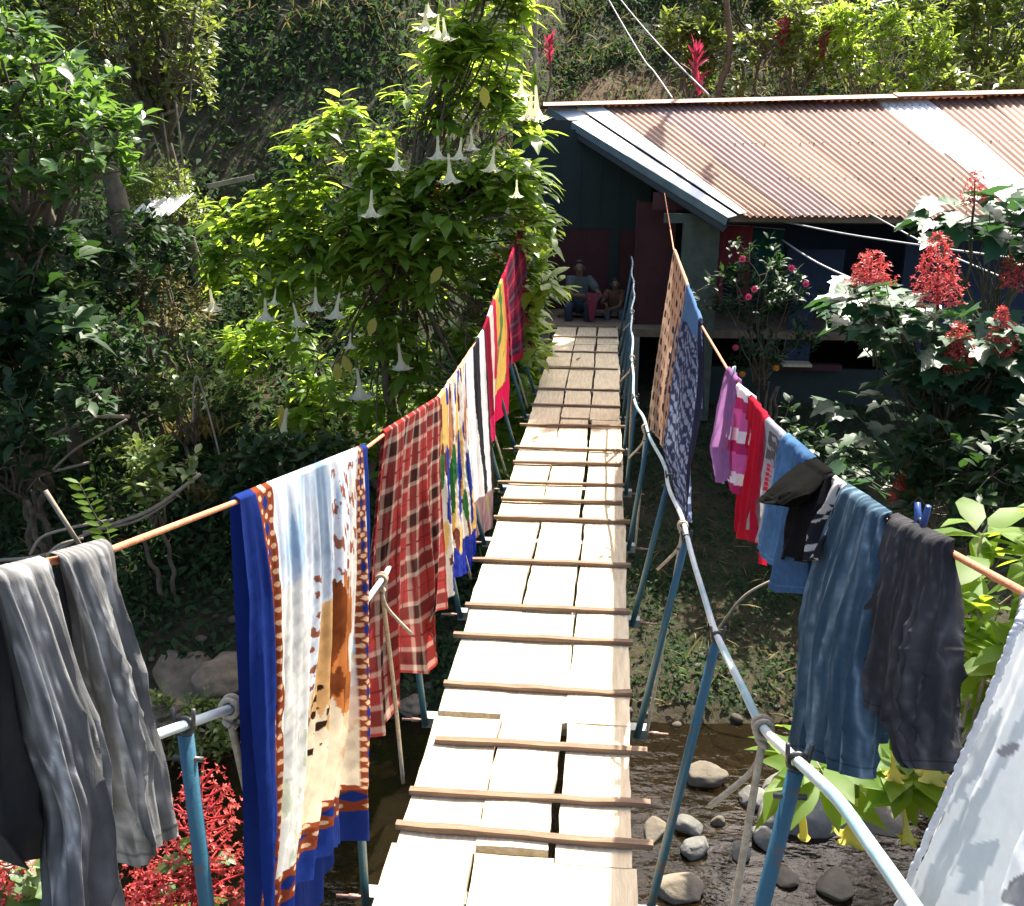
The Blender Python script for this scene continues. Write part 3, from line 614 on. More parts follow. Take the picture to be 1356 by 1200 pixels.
def denim(c, seed):
    def fn(s, t, l, Pt):
        n = sn(Pt.reshape(-1, 3) * np.array([1, 1, .5]), 14, seed).reshape(s.shape); f = sn(Pt.reshape(-1, 3), 160, seed + 1).reshape(s.shape)
        o = np.array(c) * (1 + .28 * n + .14 * f)[..., None]
        wear_highlight = np.clip(1 - np.abs(s - .10 - .02 * n) / .05, 0, 1) * (.5 + .5 * f); o = o * (1 + 1.1 * wear_highlight)[..., None]; seam = (np.abs(s - .45) < .006) | (np.abs(t - .955) < .005); return np.clip(np.where(seam[..., None], o * 1.5, o), 0, 1)  # lighter line near the edge: seam wear and a painted fold highlight
    return fn
t2 = thing('shorts', 'light blue denim shorts half covered by a black garment on the right line', 'shorts', P(1050, 595, X=.8))
leg('leg', [(1038, 580), (1030, 640), (1015, 690), (1008, 722)], [(1056, 596), (1050, 650), (1040, 710), (1032, 752)], None, -1, RXu, -.02, .025, .010, 2, 113, denim(tuple(np.array(lin(84, 124, 166)) * .8), 35), parent=t2)
leg('leg', [(1054, 594), (1046, 660), (1034, 730), (1030, 765)], [(1074, 613), (1078, 680), (1072, 740), (1067, 787)], [(1030, 765), (1040, 786), (1067, 787)], -1, RXu, -.02, .025, .012, 2, 115, denim(tuple(np.array(lin(66, 100, 138)) * .75), 36), parent=t2)
t3 = thing('jacket', 'black garment with a rounded sleeve sticking out over the light blue shorts', 'jacket', P(1085, 620, X=.8))
leg('sleeve', [(1066, 609), (1040, 632), (1022, 652), (1018, 664)], [(1096, 632), (1075, 656), (1050, 672), (1026, 669)], None, -1, RXu, -.10, .03, .004, 1.5, 117, flat((.003, .0033, .003), .15), parent=t3)
leg('body', [(1068, 611), (1062, 650), (1052, 700), (1048, 742)], [(1099, 637), (1096, 670), (1085, 710), (1068, 745)], [(1048, 742), (1060, 733), (1068, 745)], -1, RXu, -.03, .03, .010, 2, 119, flat((.009, .009, .010), .15), parent=t3)
def bw(s, t, l, Pt):
    n = sn(np.stack([s.ravel() * 3, t.ravel() * 5], 1), 6, 37).reshape(s.shape); return pick(full(s, (.03, .03, .035)), (n > .32, (.62, .58, .54)), ((s > .35) & (t < .25), (.50, .49, .48)))
cloth('scarf', 'crumpled black and white scarf squeezed between the black garment and the jeans', 'scarf',
      [(1092, 628), (1080, 655), (1068, 690), (1064, 712), (1070, 744)], [(1114, 647), (1108, 670), (1090, 705), (1076, 742)], None, -1, RXu, (-.03, -.05), .022, 2.3, 121, bw, 'cloth', back=.2)
JN = tuple(np.array(lin(66, 92, 112)) * .82)
t4 = thing('jeans', 'worn blue denim jeans folded over the right line next to the charcoal trousers', 'jeans', P(1140, 665, X=.8))
leg('leg', [(1112, 647), (1086, 720), (1066, 850), (1057, 1000)], [(1144, 668), (1128, 760), (1110, 880), (1105, 1008)], None, -1, RXu, -.02, .030, .014, 1.6, 123, streaked(tuple(.8 * np.array(JN)), (.24, .34, .41), .6, 21, .8), parent=t4, ns=90, nt=150, off=.01, wr=.006)
leg('leg', [(1136, 664), (1112, 740), (1090, 850), (1076, 1002)], [(1171, 689), (1172, 780), (1158, 880), (1153, 1030)], [(1076, 1002), (1110, 1010), (1153, 1032)], -1, RXu, -.035, .036, .016, 1.7, 125, streaked(tuple(.8 * np.array(JN)), (.26, .36, .43), .6, 23, .85), parent=t4, ns=90, nt=150, off=-.012, wr=.006)
leg('leg', [(1150, 674), (1156, 760), (1150, 860), (1140, 950)], [(1172, 690), (1176, 780), (1172, 880), (1166, 985)], None, -1, RXu, .03, .022, .006, 1.6, 127, denim(tuple(x * .7 for x in JN), 47), parent=t4, off=.03)
CH = (.050, .046, .054)
t5 = thing('trousers', 'charcoal trousers hung with a blue peg on the right line', 'trousers', P(1220, 712, X=.8))
leg('leg', [(1178, 690), (1167, 780), (1150, 860), (1138, 902), (1147, 940)], [(1216, 711), (1206, 800), (1193, 900), (1183, 958)], [(1147, 940), (1160, 926), (1183, 958)], -1, RXu, -.02, .026, .013, 2.6, 131, streaked((.034, .034, .037), (.135, .13, .135), .9, 13, .8), parent=t5, ns=90, nt=150, wr=.006)
leg('leg', [(1213, 709), (1203, 800), (1186, 900), (1180, 960), (1206, 985), (1240, 1018)], [(1252, 727), (1254, 850), (1253, 930), (1254, 1020)], None, -1, RXu, -.015, .03, .016, 1.9, 133, streaked((.034, .034, .037), (.135, .13, .135), .9, 13, .8), parent=t5, ns=90, nt=150, wr=.006)
leg('waist', [(1236, 720), (1238, 800), (1238, 900), (1240, 960)], [(1252, 728), (1254, 850), (1257, 930), (1263, 985)], None, -1, RXu, .04, .02, .006, 1.7, 135, streaked((.034, .034, .037), (.135, .13, .135), .9, 14, .8), parent=t5, off=.03)
def camo(s, t, l, Pt):
    q = Pt.reshape(-1, 3) * np.array([1.2, 1.2, .45]); q[:, 2] += q[:, 1] * .5; n = sn(q, 30, 53).reshape(s.shape); n2 = sn(q, 38, 57).reshape(s.shape)
    o = full(s, (.86, .88, .88)); return pick(o, (n > .28, (.52, .57, .60)), (n2 > .70, (.26, .26, .28)), ((n < -.6), (.66, .76, .84)))
t6 = thing('bed_sheet', 'pale blue and grey camouflage bed sheet close to the camera at lower right', 'bed sheet', P(1400, 810, X=.8))
cloth('sheet', None, None, [(1352, 786), (1338, 830), (1298, 930), (1250, 1040), (1206, 1140), (1168, 1230), (1140, 1330)], [(1700, 970), (1700, 1080), (1690, 1230), (1680, 1420)], None, -1, RXu, (-.13, -.08), .016, 3.2, 141, camo, 'cloth_thin', back=.5, ns=160, nt=180, parent=t6, wr=.003)
hp = [(1352, 790), (1336, 835), (1296, 935), (1247, 1045), (1203, 1145), (1165, 1235)]
pp = []
for i, (u, v) in enumerate(hp): pp.append(P(u + 8, v + 4, X=.8 - .011 - .13 * i / 6 - .012))
pp = spline(pp, 90); pp[:, 0] += .0008 * rng.normal(size=90); mb = MB().add(*tube(spline(pp, 260), .0045 + .0009 * sn(np.arange(260)[:, None] * .9, 1, 4), 8))
cc = np.ones((mb.n, 3)) * np.array((.66, .68, .72)); mb.build('hem', M['cloth'], t6, col=cc)

def peg(u, v, mat, label, tilt=.28, sz=1.0, X=.8):
    c = P(u, v, X=X); tp = thing('clothes_peg', label, 'clothes peg', c)
    yd = (np.array(R3[80]) - np.array(R3[70])); yd /= np.linalg.norm(yd)
    for s in (-1, 1):
        b0 = c + np.array([0, 0, -.028 * sz]) + yd * s * .004; b1 = c + np.array([0, 0, .012 * sz]) + yd * s * .010; b2 = c + np.array([0, 0, .050 * sz]) + yd * s * .026 * sz
        MB().add(*tube([b0, b1, b2], [.006 * sz, .0065 * sz, .005 * sz], 6)).build('arm', M[mat], tp)
    MB().add(*torus(c + np.array([0, 0, .012 * sz]), .011 * sz, .004 * sz, np.cross(yd, [0, 0, 1]), 12, 6)).build('spring', M['dark_metal' if mat == 'peg' else 'peg_white'], tp)
peg(1217, 706, 'peg', 'dark blue plastic clothes peg clipping the charcoal trousers to the line')
peg(971, 500, 'peg_white', 'small pale clothes peg beside the mauve shirt', sz=.9)

# ------------------------------------------------------------------ house
hs = thing('house', 'low house with a rusty corrugated roof and dark teal walls at the bridge end', 'house', (3, 15, -.1))
RL, RR = P(790, 141, Y=17.0), P(1356, 128, Y=17.0); EL, ER = P(985, 286, Y=13.0), P(1356, 290, Y=13.0)
RR = RL + (RR - RL) * 1.75; ER = EL + (ER - EL) * 2.6
wR = np.linalg.norm(RR - RL); nS = 13; wav = .118
nrm = np.cross(RR - RL, EL - RL); nrm /= np.linalg.norm(nrm); nrm *= np.sign(nrm[2])
def roofpt(a, b): 
    a = np.asarray(a)[..., None]; b = np.asarray(b)[..., None]
    return (RL + (RR - RL) * a) * (1 - b) + (EL + (ER - EL) * a) * b
seq = ['rust_pale', 'rust_mauve', 'rust_pale', 'rust', 'rust', 'zinc', 'rust', 'rust_pale', 'zinc', 'rust_mauve', 'rust', 'rust_pale', 'rust']
wd_ = np.array([72, 74, 78, 78, 78, 66, 74, 66, 74, 74, 80, 84, 92.]); wd_ = np.concatenate([[0], np.cumsum(wd_)]); wd_ /= wd_[-1]
rs = np.random.default_rng(5)
for k in range(nS):
    a0, a1 = wd_[k] - (.006 if k else 0), wd_[k + 1]; na = int((a1 - a0) * wR / wav * 7); nb = 36
    A, Bv = np.meshgrid(np.linspace(a0, a1, na), np.linspace(-.01 if k % 2 else 0, 1 + rs.uniform(-.008, .012), nb))
    q = roofpt(A, Bv) + nrm * (.017 * np.sin(2 * PI * A * wR / wav) + .006 * (k % 2) + .012 * (A - a0) / (a1 - a0) * 0 + rs.uniform(0, .006))[..., None]
    q = q + nrm * (.006 * np.sin(Bv * 7 + k))[..., None]
    aw = A * wR; sn_ = sn(np.stack([aw.ravel() * 3.2, Bv.ravel() * 1.1], 1), 4.5, 100 + k) * .5 + sn(np.stack([aw.ravel() * 9, Bv.ravel() * 1.5], 1), 7, 130 + k) * .4
    tn_ = np.clip(.45 + .42 * sn_ + .25 * np.exp(-Bv.ravel() * 9) + .2 * (Bv.ravel() > .93), .01, 1)
    sh = MB().add(q.reshape(-1, 3), grid_faces(nb, na), tn_).build('roof_sheet', M[seq[k]], hs)
    nl = MB()
    for bb in (.08, .42, .72, .96):
        for j in range(7):
            c = roofpt(a0 + (a1 - a0) * (j + .5) / 7 + 0 * bb, bb) + nrm * .022; nl.add(*blob(c, .013, .013, .008, 1, 8, 5, 0))
    nl.build('nail', M['dark_metal'], sh)['kind'] = 'stuff'
# rear slope (away from the camera)
na = int(wR / wav * 5); A, Bv = np.meshgrid(np.linspace(0, 1, na), np.linspace(0, 1, 4))
q = (RL + (RR - RL) * A[..., None]) + Bv[..., None] * np.array([-1.2, 3.6, -1.25]) + nrm * (.017 * np.sin(2 * PI * A * wR / wav))[..., None]
MB().add(q.reshape(-1, 3), grid_faces(4, na)).build('rear_roof', M['rust'], hs)
# ridge cap in three lengths
for a0, a1, dz in ((-.075, .42, .035), (.40, .74, .055), (.72, 1.0, .045)):
    aa = np.linspace(a0, a1, 12); ln = RL + (RR - RL) * aa[:, None]; rows = []
    for off, up in (((.02, -.30, -.02), 0), ((0, 0, .05), 0), ((-.1, .3, -.05), 0)): rows.append(ln + np.array(off) + np.array([0, 0, dz]))
    MB().add(np.stack(rows).reshape(-1, 3), grid_faces(3, 12)).build('ridge_cap', M['rust'], hs, smooth=False)
# verge flashing: two folded galvanised strips and the board under them
vd = EL - RL; side_ = (RR - RL) / wR
def strip(o0, o1, z0, z1, mat, name, ext0=-.02, ext1=1.0, n=14):
    t = np.linspace(ext0, ext1, n)[:, None]; o0 = o0[0] * (1 - t) + o0[1] * t; o1 = o1[0] * (1 - t) + o1[1] * t; a = RL + vd * t + side_ * o0 + nrm * z0; b = RL + vd * t + side_ * o1 + nrm * z1
    a2, b2 = a - nrm * .012, b - nrm * .012
    return MB().add(np.stack([a, b, b2, a2], 1).reshape(-1, 3), [grid_faces(n, 4, True), np.array([[0, 1, 2, 3]]), np.array([[3, 2, 1, 0]]) + 4 * (n - 1)]).build(name, M[mat], hs, smooth=False)
strip((.03, .03), (-.36, -.06), .05, .035, 'flash', 'verge_flashing'); strip((-.40, -.09), (-.78, -.20), .01, -.02, 'flash', 'verge_flashing')
strip((-.785, -.205), (-.805, -.225), -.022, -.125, 'flash_dark', 'verge_board'); strip((-.77, -.19), (-.83, -.25), -.135, -.22, 'fascia', 'verge_board')
# purlins and rafters below the sheets
for b in (.03, .35, .68, .97):
    V = []; 
    for a in (-.012, 1.0):
        c = roofpt(a, b) - nrm * .09; V += [c + d for d in ([0, -.035, -.045], [0, .035, -.045], [0, .035, .045], [0, -.035, .045])]
    MB().add(np.array(V), [grid_faces(2, 4, True), np.array([[3, 2, 1, 0]]), np.array([[4, 5, 6, 7]])]).build('purlin', M['timber'], hs, smooth=False)
def hbox(name, mat, *b, parent=None): 
    V, f = box(*b); return MB().add(V, f).build(name, M[mat], parent or hs, smooth=False)
hbox('floor', 'timber', -1.3, 12, 14.46, 19.2, -.16, -.04)
hbox('back_wall', 'teal', -1.3, 12, 18.6, 18.75, -.04, 2.1)
pw = hbox('porch_wall', 'teal', -1.3, .95, 16.3, 16.4, 1.32, 2.9)
for q_ in range(7):
    x = -1.22 + q_ * .33; hbox('wall_batten', 'teal', x, x + .03, 16.285, 16.3, 1.33, 2.88, parent=pw)
dw = hbox('door', 'maroon', -1.02, .30, 16.32, 16.36, -.04, 1.32)
for x in (-.6, -.15): hbox('door_rail', 'maroon', x, x + .05, 16.30, 16.32, .0, 1.3, parent=dw)
hbox('door_frame', 'teal', .30, .46, 16.27, 16.37, -.04, 1.32); hbox('porch_wall', 'maroon', .46, .95, 16.3, 16.38, -.04, 1.32)
hbox('side_wall', 'teal', -1.4, -1.3, 14.6, 18.6, -.04, 2.4); hbox('porch_wall', 'maroon', -1.3, -1.02, 16.3, 16.38, -.04, 1.32)
c0, c1 = P(846, 268, Y=14.9), P(886, 430, Y=14.9); ds = hbox('door_panel', 'maroon', c0[0], c1[0], 14.88, 14.93, -.04, c0[2])
hbox('panel_frame', 'maroon', c0[0] - .03, c0[0], 14.86, 14.95, -.04, c0[2] + .03, parent=ds); hbox('panel_frame', 'maroon', c1[0], c1[0] + .03, 14.86, 14.95, -.04, c0[2] + .03, parent=ds)
c0, c1 = P(906, 283, Y=14.0), P(941, 480, Y=14.0)
V, f = box(c0[0], c1[0], 13.85, 14.2, -1.3, c0[2] - .02); V[:, 0] += .012 * sn(V, 3, 2); MB().add(V, f).build('post', M['post'], hs, smooth=False)
c0, c1 = P(880, 278, Y=13.9), P(1010, 296, Y=13.9); hbox('eave_beam', 'post', c0[0], 11, 13.86, 13.98, c1[2] + .0, c1[2] + .13)
hbox('lintel', 'maroon', c0[0] - .15, c0[0] + .55, 14.28, 14.34, c1[2] + .16, c1[2] + .40)
# right hand room with the window opening, sill and the wall below
zs = P(1040, 482, Y=14.55)[2]; zt = P(1040, 300, Y=14.55)[2]
x0 = P(942, 400, Y=14.55)[0]; xw0, xw1 = P(985, 400, Y=14.55)[0], P(1190, 400, Y=14.55)[0]
hbox('lower_wall', 'teal', x0, 11, 14.5, 14.6, -1.3, zs - .06); hbox('window_sill', 'maroon', P(1034, 480, Y=14.4)[0], P(1115, 480, Y=14.4)[0], 14.36, 14.52, zs - .058, zs + .03)
hbox('front_wall', 'bluewall', xw1, 11, 14.51, 14.59, zs - .06, zt + .1)
hbox('inner_wall', 'bluewall', x0, 11, 16.5, 16.6, -.04, 2.0)
c0, c1 = P(1042, 330, Y=14.7), P(1112, 395, Y=14.7); hbox('shutter', 'bluewall', c0[0], c1[0], 14.66, 14.72, c1[2], c0[2]); 
hbox('shutter', 'bluewall', P(1045, 400, Y=14.66)[0], P(1078, 400, Y=14.66)[0], 14.63, 14.66, zs + .04, c1[2])
hbox('gable_wall', 'fascia', -1.35, .9, 16.42, 16.5, 1.2, 3.05)
for x in (-1.25, 1.6, 5, 8.5, 11): hbox('foundation_post', 'concrete', x, x + .22, 14.65, 14.85, -1.4, -.17)
hbox('bridge_abutment', 'concrete', -.8, .8, 14.44, 14.9, -1.5, -.165)
pk = MB().add(*box(*[P(1036, 470, Y=14.3)[0], P(1074, 470, Y=14.3)[0], 14.16, 14.44], zs + .036, zs + .075)).build('plank', M['board'], None, smooth=False)
tag(pk, 'short pale board lying on the red window sill under the eave', 'board')

def hang(name, label, cat, uv0, uv1, Y, c, n=24, amp=.02, notch=None):
    a, b = P(*uv0, Y=Y), P(*uv1, Y=Y); S, T = np.meshgrid(np.linspace(0, 1, n), np.linspace(0, 1, n))
    x = a[0] + (b[0] - a[0]) * S; z = a[2] + (b[2] - a[2]) * T
    if notch: z = np.where((S > notch[0]) & (S < notch[1]), a[2] + (b[2] - a[2]) * T * notch[2], z)
    y = Y + amp * folds(S, T, 2.5, 3) * (.3 + T)
    back = np.stack([x, y + .03 + .02 * T, z + .02], -1)
    mb = MB().add(np.stack([x, y, z], -1).reshape(-1, 3), grid_faces(n, n)); mb.add(back.reshape(-1, 3), grid_faces(n, n))
    return tag(mb.build(name, M['cloth'], None, col=np.ones((mb.n, 3)) * np.array(c)), label, cat)
hang('red_shirt', 'dull red shirt hanging under the eave right of the mossy post', 'shirt', (943, 300), (990, 400), 14.25, (.30, .06, .08), notch=(.36, .72, .5))
hang('green_cloth', 'dark green cloth hanging beside the red shirt under the eave', 'cloth', (992, 306), (1032, 392), 14.28, (.02, .085, .07))
rl = MB().add(*tube([P(940, 296, Y=14.27), P(1040, 304, Y=14.29)], .006, 6)).build('wire', M['wire']); tag(rl, 'short line under the eave carrying the red shirt and green cloth', 'wire')

# wires
def wire(pts, r, label, name='wire', mat='wire'):
    o = MB().add(*tube(spline(pts, 40), r, 6)).build(name, M[mat]); return tag(o, label, 'wire', 'wires around the house roof')
wire([P(770, -70, Y=21), P(806, 0, Y=20), P(850, 75, Y=18.6), P(866, 95, Y=18), P(891, 131, Y=17.05)], .014, 'pale slack wire coming down to the left part of the roof ridge')
wire([P(780, -60, Y=21), P(822, 0, Y=20), P(875, 62, Y=18.6), P(940, 127, Y=17.05)], .014, 'pale taut wire coming down to the ridge right of the slack wire')
wire([P(1030, 292, Y=13.4), P(1120, 310, Y=12.2), P(1240, 328, Y=11), P(1356, 345, Y=10), P(1480, 372, Y=9)], .011, 'uppermost of the wires running from the eave to the right edge')
wire([P(1150, 282, Y=13.1), P(1240, 330, Y=11.3), P(1356, 380, Y=9.6), P(1480, 440, Y=8.2)], .010, 'thin wire crossing over another one in front of the red flower spikes')
wire([P(1036, 318, Y=13.5), P(1090, 352, Y=12), P(1200, 398, Y=10.2), P(1300, 430, Y=8.8), P(1370, 452, Y=8), P(1480, 490, Y=7)], .013, 'lowest thick wire passing in front of the lobed green leaves')

# ------------------------------------------------------------------ people sitting in the doorway
def skin(name, joints, edges, mat, parent, root=0, sub=2):
    me = bpy.data.meshes.new(name); ks = list(joints); ix = {k: i for i, k in enumerate(ks)}
    off = wloc(parent) if parent is not None else 0
    me.from_pydata([tuple(np.array(joints[k][0]) - off) for k in ks], [(ix[a], ix[b]) for a, b in edges], [])
    o = bpy.data.objects.new(name, me); COL.objects.link(o); o.modifiers.new('Skin', 'SKIN')
    import bmesh
    bm = bmesh.new(); bm.from_mesh(me); bm.verts.layers.skin.verify(); bm.to_mesh(me); bm.free()
    for k in ks:
        sv = me.skin_vertices[0].data[ix[k]]; rr = joints[k][1]; sv.radius = rr if isinstance(rr, tuple) else (rr, rr)
    me.skin_vertices[0].data[root].use_root = True
    ss = o.modifiers.new('Sub', 'SUBSURF'); ss.levels = sub; ss.render_levels = sub
    me.materials.append(mat)
    o.parent = parent; return o
def person(x, y, z, sc_, label, shirtm, trousm, hands, lean=.08):
    """seated figure facing the camera (-Y); z is the seat height"""
    k = sc_; base = np.array([x, y, z]); q = lambda a, b, c: base + k * np.array([a, b, c])
    J = {'pelvis': (q(0, 0, .10), (.13 * k, .10 * k)), 'belly': (q(0, -lean * .4, .27), (.125 * k, .095 * k)), 'chest': (q(0, -lean, .43), (.115 * k, .085 * k)), 'neck': (q(0, -lean * 1.3, .575), .052 * k), 'chin': (q(0, -lean * 1.5 - .025, .635), (.066 * k, .074 * k)), 'head': (q(0, -lean * 1.5 - .005, .70), (.084 * k, .098 * k)), 'crown': (q(0, -lean * 1.4 + .01, .77), .066 * k)}
    Ed = [('pelvis', 'belly'), ('belly', 'chest'), ('chest', 'neck'), ('neck', 'chin'), ('chin', 'head'), ('head', 'crown')]
    for s, n in ((-1, 'l'), (1, 'r')):
        hp_ = np.array(hands[0 if s < 0 else 1])
        sh = q(s * .17, -lean, .50); el = (sh + hp_) / 2 + k * np.array([s * .09, .02, -.12])
        J.update({n + 'sh': (sh, .052 * k), n + 'el': (el, .04 * k), n + 'wr': (hp_, .026 * k)})
        Ed += [('chest', n + 'sh'), (n + 'sh', n + 'el'), (n + 'el', n + 'wr')]
        d = np.array([-s * .5, -.7, -.2]); d /= np.linalg.norm(d); J[n + 'palm'] = (hp_ + d * .055 * k, (.028 * k, .018 * k)); Ed.append((n + 'wr', n + 'palm'))
        for fi in range(5):
            a = (fi - 2) * .018 * k; f1 = hp_ + d * (.095 if fi else .06) * k + np.array([0, 0, a + (.03 * k if fi == 4 else 0)]); f2 = f1 + (d * .035 + np.array([0, 0, -.02])) * k
            J[f'{n}f{fi}a'] = (f1, .0095 * k); J[f'{n}f{fi}b'] = (f2, .0075 * k); Ed += [(n + 'palm', f'{n}f{fi}a'), (f'{n}f{fi}a', f'{n}f{fi}b')]
        J.update({n + 'hip': (q(s * .10, -.05, .07), .085 * k), n + 'kn': (q(s * .16, -.42, .12), .058 * k), n + 'an': (q(s * .15, -.40, -.30), .036 * k), n + 'ft': (q(s * .16, -.54, -.345), .03 * k)})
        Ed += [('pelvis', n + 'hip'), (n + 'hip', n + 'kn'), (n + 'kn', n + 'an'), (n + 'an', n + 'ft')]
    p_ = thing('person', label, 'person', base)
    skin('body', J, Ed, M['skin'], p_)
    gr = lambda v, e: (v[0], tuple(a + e for a in v[1]) if isinstance(v[1], tuple) else v[1] + e)
    e = .030 * k; S = {n: gr(J[n], e) for n in ('pelvis', 'belly', 'chest', 'lsh', 'rsh')}; S['collar'] = (J['chest'][0] * .35 + J['neck'][0] * .65, .075 * k)
    for n in 'lr': S[n + 'mid'] = ((J[n + 'sh'][0] * .3 + J[n + 'el'][0] * .7), .044 * k + e)
    skin('shirt', S, [('pelvis', 'belly'), ('belly', 'chest'), ('chest', 'collar'), ('chest', 'lsh'), ('chest', 'rsh'), ('lsh', 'lmid'), ('rsh', 'rmid')], shirtm, p_)
    T_ = {n: gr(J[n], e * .55) for n in ('pelvis', 'lhip', 'rhip', 'lkn', 'rkn')}
    for n in 'lr': T_[n + 'sh'] = ((J[n + 'kn'][0] * .25 + J[n + 'an'][0] * .75), .045 * k + e * .5)
    skin('trousers', T_, [('pelvis', 'lhip'), ('pelvis', 'rhip'), ('lhip', 'lkn'), ('rhip', 'rkn'), ('lkn', 'lsh'), ('rkn', 'rsh')], trousm, p_)
    hc = J['head'][0] + np.array([0, .018, .02]) * k; V, f = blob(hc, .096 * k, .100 * k, .112 * k, 3, 20, 14, .05)
    V[:, 1] = np.maximum(V[:, 1], hc[1] - (.015 + .06 * np.clip((V[:, 2] - hc[2] - .02 * k) / (.08 * k), 0, 1)) * k); MB().add(V, f).build('hair', M['hair'], p_)
    fc = J['head'][0] + np.array([0, -.098 * k, -.005])
    for s in (-1, 1): MB().add(*blob(fc + np.array([s * .032 * k, .008 * k, .0]), .011 * k, .007 * k, .007 * k, 1, 8, 6, 0)).build('eye', M['hair'], p_)
    MB().add(*blob(fc + np.array([0, -.002, -.03 * k]), .013 * k, .016 * k, .022 * k, 1, 8, 6, 0)).build('nose', M['skin'], p_)
    MB().add(*blob(fc + np.array([0, .012 * k, -.068 * k]), .022 * k, .008 * k, .007 * k, 1, 8, 6, 0)).build('mouth', M['maroon'], p_)
    for s in (-1, 1): MB().add(*blob(J['head'][0] + np.array([s * .085 * k, 0, -.01]), .012 * k, .02 * k, .03 * k, 1, 8, 6, 0)).build('ear', M['skin'], p_)
    return p_
M['shirt_grey'] = simple('grey_shirt', (.085, .10, .105), (.06, .07, .075), 8, .9)
M['shirt_orange'] = simple('orange_shirt', (.12, .05, .03), (.09, .04, .025), 8, .9)
M['navy'] = simple('navy_cloth', (.02, .03, .05), (.015, .02, .04), 8, .9)
Y1 = 15.5
hh_ = P(768, 345, Y=Y1); seat = .40
person(hh_[0], Y1, hh_[2] - .80 + .0, 1.0, 'person with dark hair and grey shirt seated in the doorway, holding a pink garment', M['shirt_grey'], M['navy'], (P(776, 392, Y=Y1 - .48), P(795, 393, Y=Y1 - .48)))
h2 = P(815, 368, Y=Y1); person(h2[0], Y1 + .05, h2[2] - .60, .74, 'smaller seated person in an orange shirt at the right of the dark doorway', M['shirt_orange'], M['shirt_grey'], (P(800, 402, Y=Y1 - .42), P(806, 410, Y=Y1 - .40)), .14)
bn = thing('bench', 'low wooden bench in the doorway under the two seated people', 'bench', (0, Y1, -.04))
hz = hh_[2] - .80 - .02
hbox('seat', 'timber', hh_[0] - .35, h2[0] + .25, Y1 - .12, Y1 + .22, hz - .05, hz, parent=bn)
for x in (hh_[0] - .30, h2[0] + .14):
    for y in (Y1 - .09, Y1 + .15): hbox('leg', 'timber', x, x + .06, y, y + .05, -.04, hz - .052, parent=bn)
a = P(774, 388, Y=Y1 - .52); b_ = P(795, 388, Y=Y1 - .52); zb = P(784, 424, Y=Y1 - .52)[2]
S, T = np.meshgrid(np.linspace(0, 2 * PI, 25)[:-1], np.linspace(0, 1, 16)); wdt = (b_[0] - a[0]) / 2 * (1 - .72 * T ** .8)
Vp = np.stack([(a[0] + b_[0]) / 2 + wdt * np.cos(S), Y1 - .52 + .05 * np.sin(S) * (1 - .5 * T) + .01 * np.sin(3 * S), a[2] + (zb - a[2]) * T], -1).reshape(-1, 3)
o = MB().add(Vp, grid_faces(16, 24, True)); o = o.build('pink_garment', M['cloth'], None, col=np.ones((len(Vp), 3)) * np.array((.30, .06, .10))); tag(o, 'small pink garment held in front of the seated person in the doorway', 'garment')

# ------------------------------------------------------------------ rocks
def rock(u, v, w_, label, Y=None, asp=.62, seed=1, mat='rock_grey', deep=.35, group='boulders in the stream', z=None, amp=.22, f=1.9):
    c = P(u, v, Y=Y) if Y is not None else P(u, v, Z=-2.9 if z is None else z)
    d = np.linalg.norm(c - CP); rx = w_ / 2 / F * (c - CP) @ FW; rz = rx * asp
    V, f = blob((0, 0, 0), rx * 1.08, rx * .85, rz, seed, 56, 36, amp, f, 14)
    V = rotz(V, seed * 1.3) + c + np.array([0, rx * .35, -rz * deep * .3])
    o = MB().add(V, f).build('boulder', M[mat]); return tag(o, label, 'rock', group)
rocks = [(1075, 1085, 170, 'biggest grey boulder behind the hanging yellow trumpet flower at the stream edge', .42, 3, 'rock_grey'),
         (932, 1035, 58, 'angular brown rock on the far bank right of the blue balusters', .62, 5, 'rock'), (915, 1098, 40, 'round rock just above another at the edge of the deck shadow', .7, 7, 'rock_grey'),
         (922, 1128, 44, 'pointed pale rock below a rounder one in the stream', .75, 8, 'rock_grey'), (1014, 1115, 44, 'rounded rock left of the biggest boulder with its end wet', .62, 9, 'rock_grey'),
         (982, 1131, 36, 'wedge shaped rock between the grey rope and the rounded rock', .6, 11, 'rock_grey'), (897, 1186, 70, 'sunlit pale rock at the bottom edge beside the bridge deck', .5, 12, 'rock'),
         (868, 1102, 44, 'half hidden rock behind the blue baluster next to the deck', .55, 13, 'rock'), (1165, 1085, 90, 'brown boulder behind the clamp of the right handrail', .6, 14, 'rock'),
         (952, 1088, 20, 'smallest pale stone beside the round rocks', .7, 15, 'rock'), (1040, 1165, 44, 'flat wet stone breaking the water under the yellow flower', .3, 16, 'rock'), (1000, 1062, 50, 'low grey stone at the foot of the far bank', .5, 17, 'rock_grey'),
         (1110, 1180, 60, 'flat brown stone in the water at the foot of the thick blue baluster', .3, 18, 'rock')]
for (u, v, w_, lb, asp, sd, mt) in rocks: rock(u, v, w_, lb, None, asp, sd, mt)
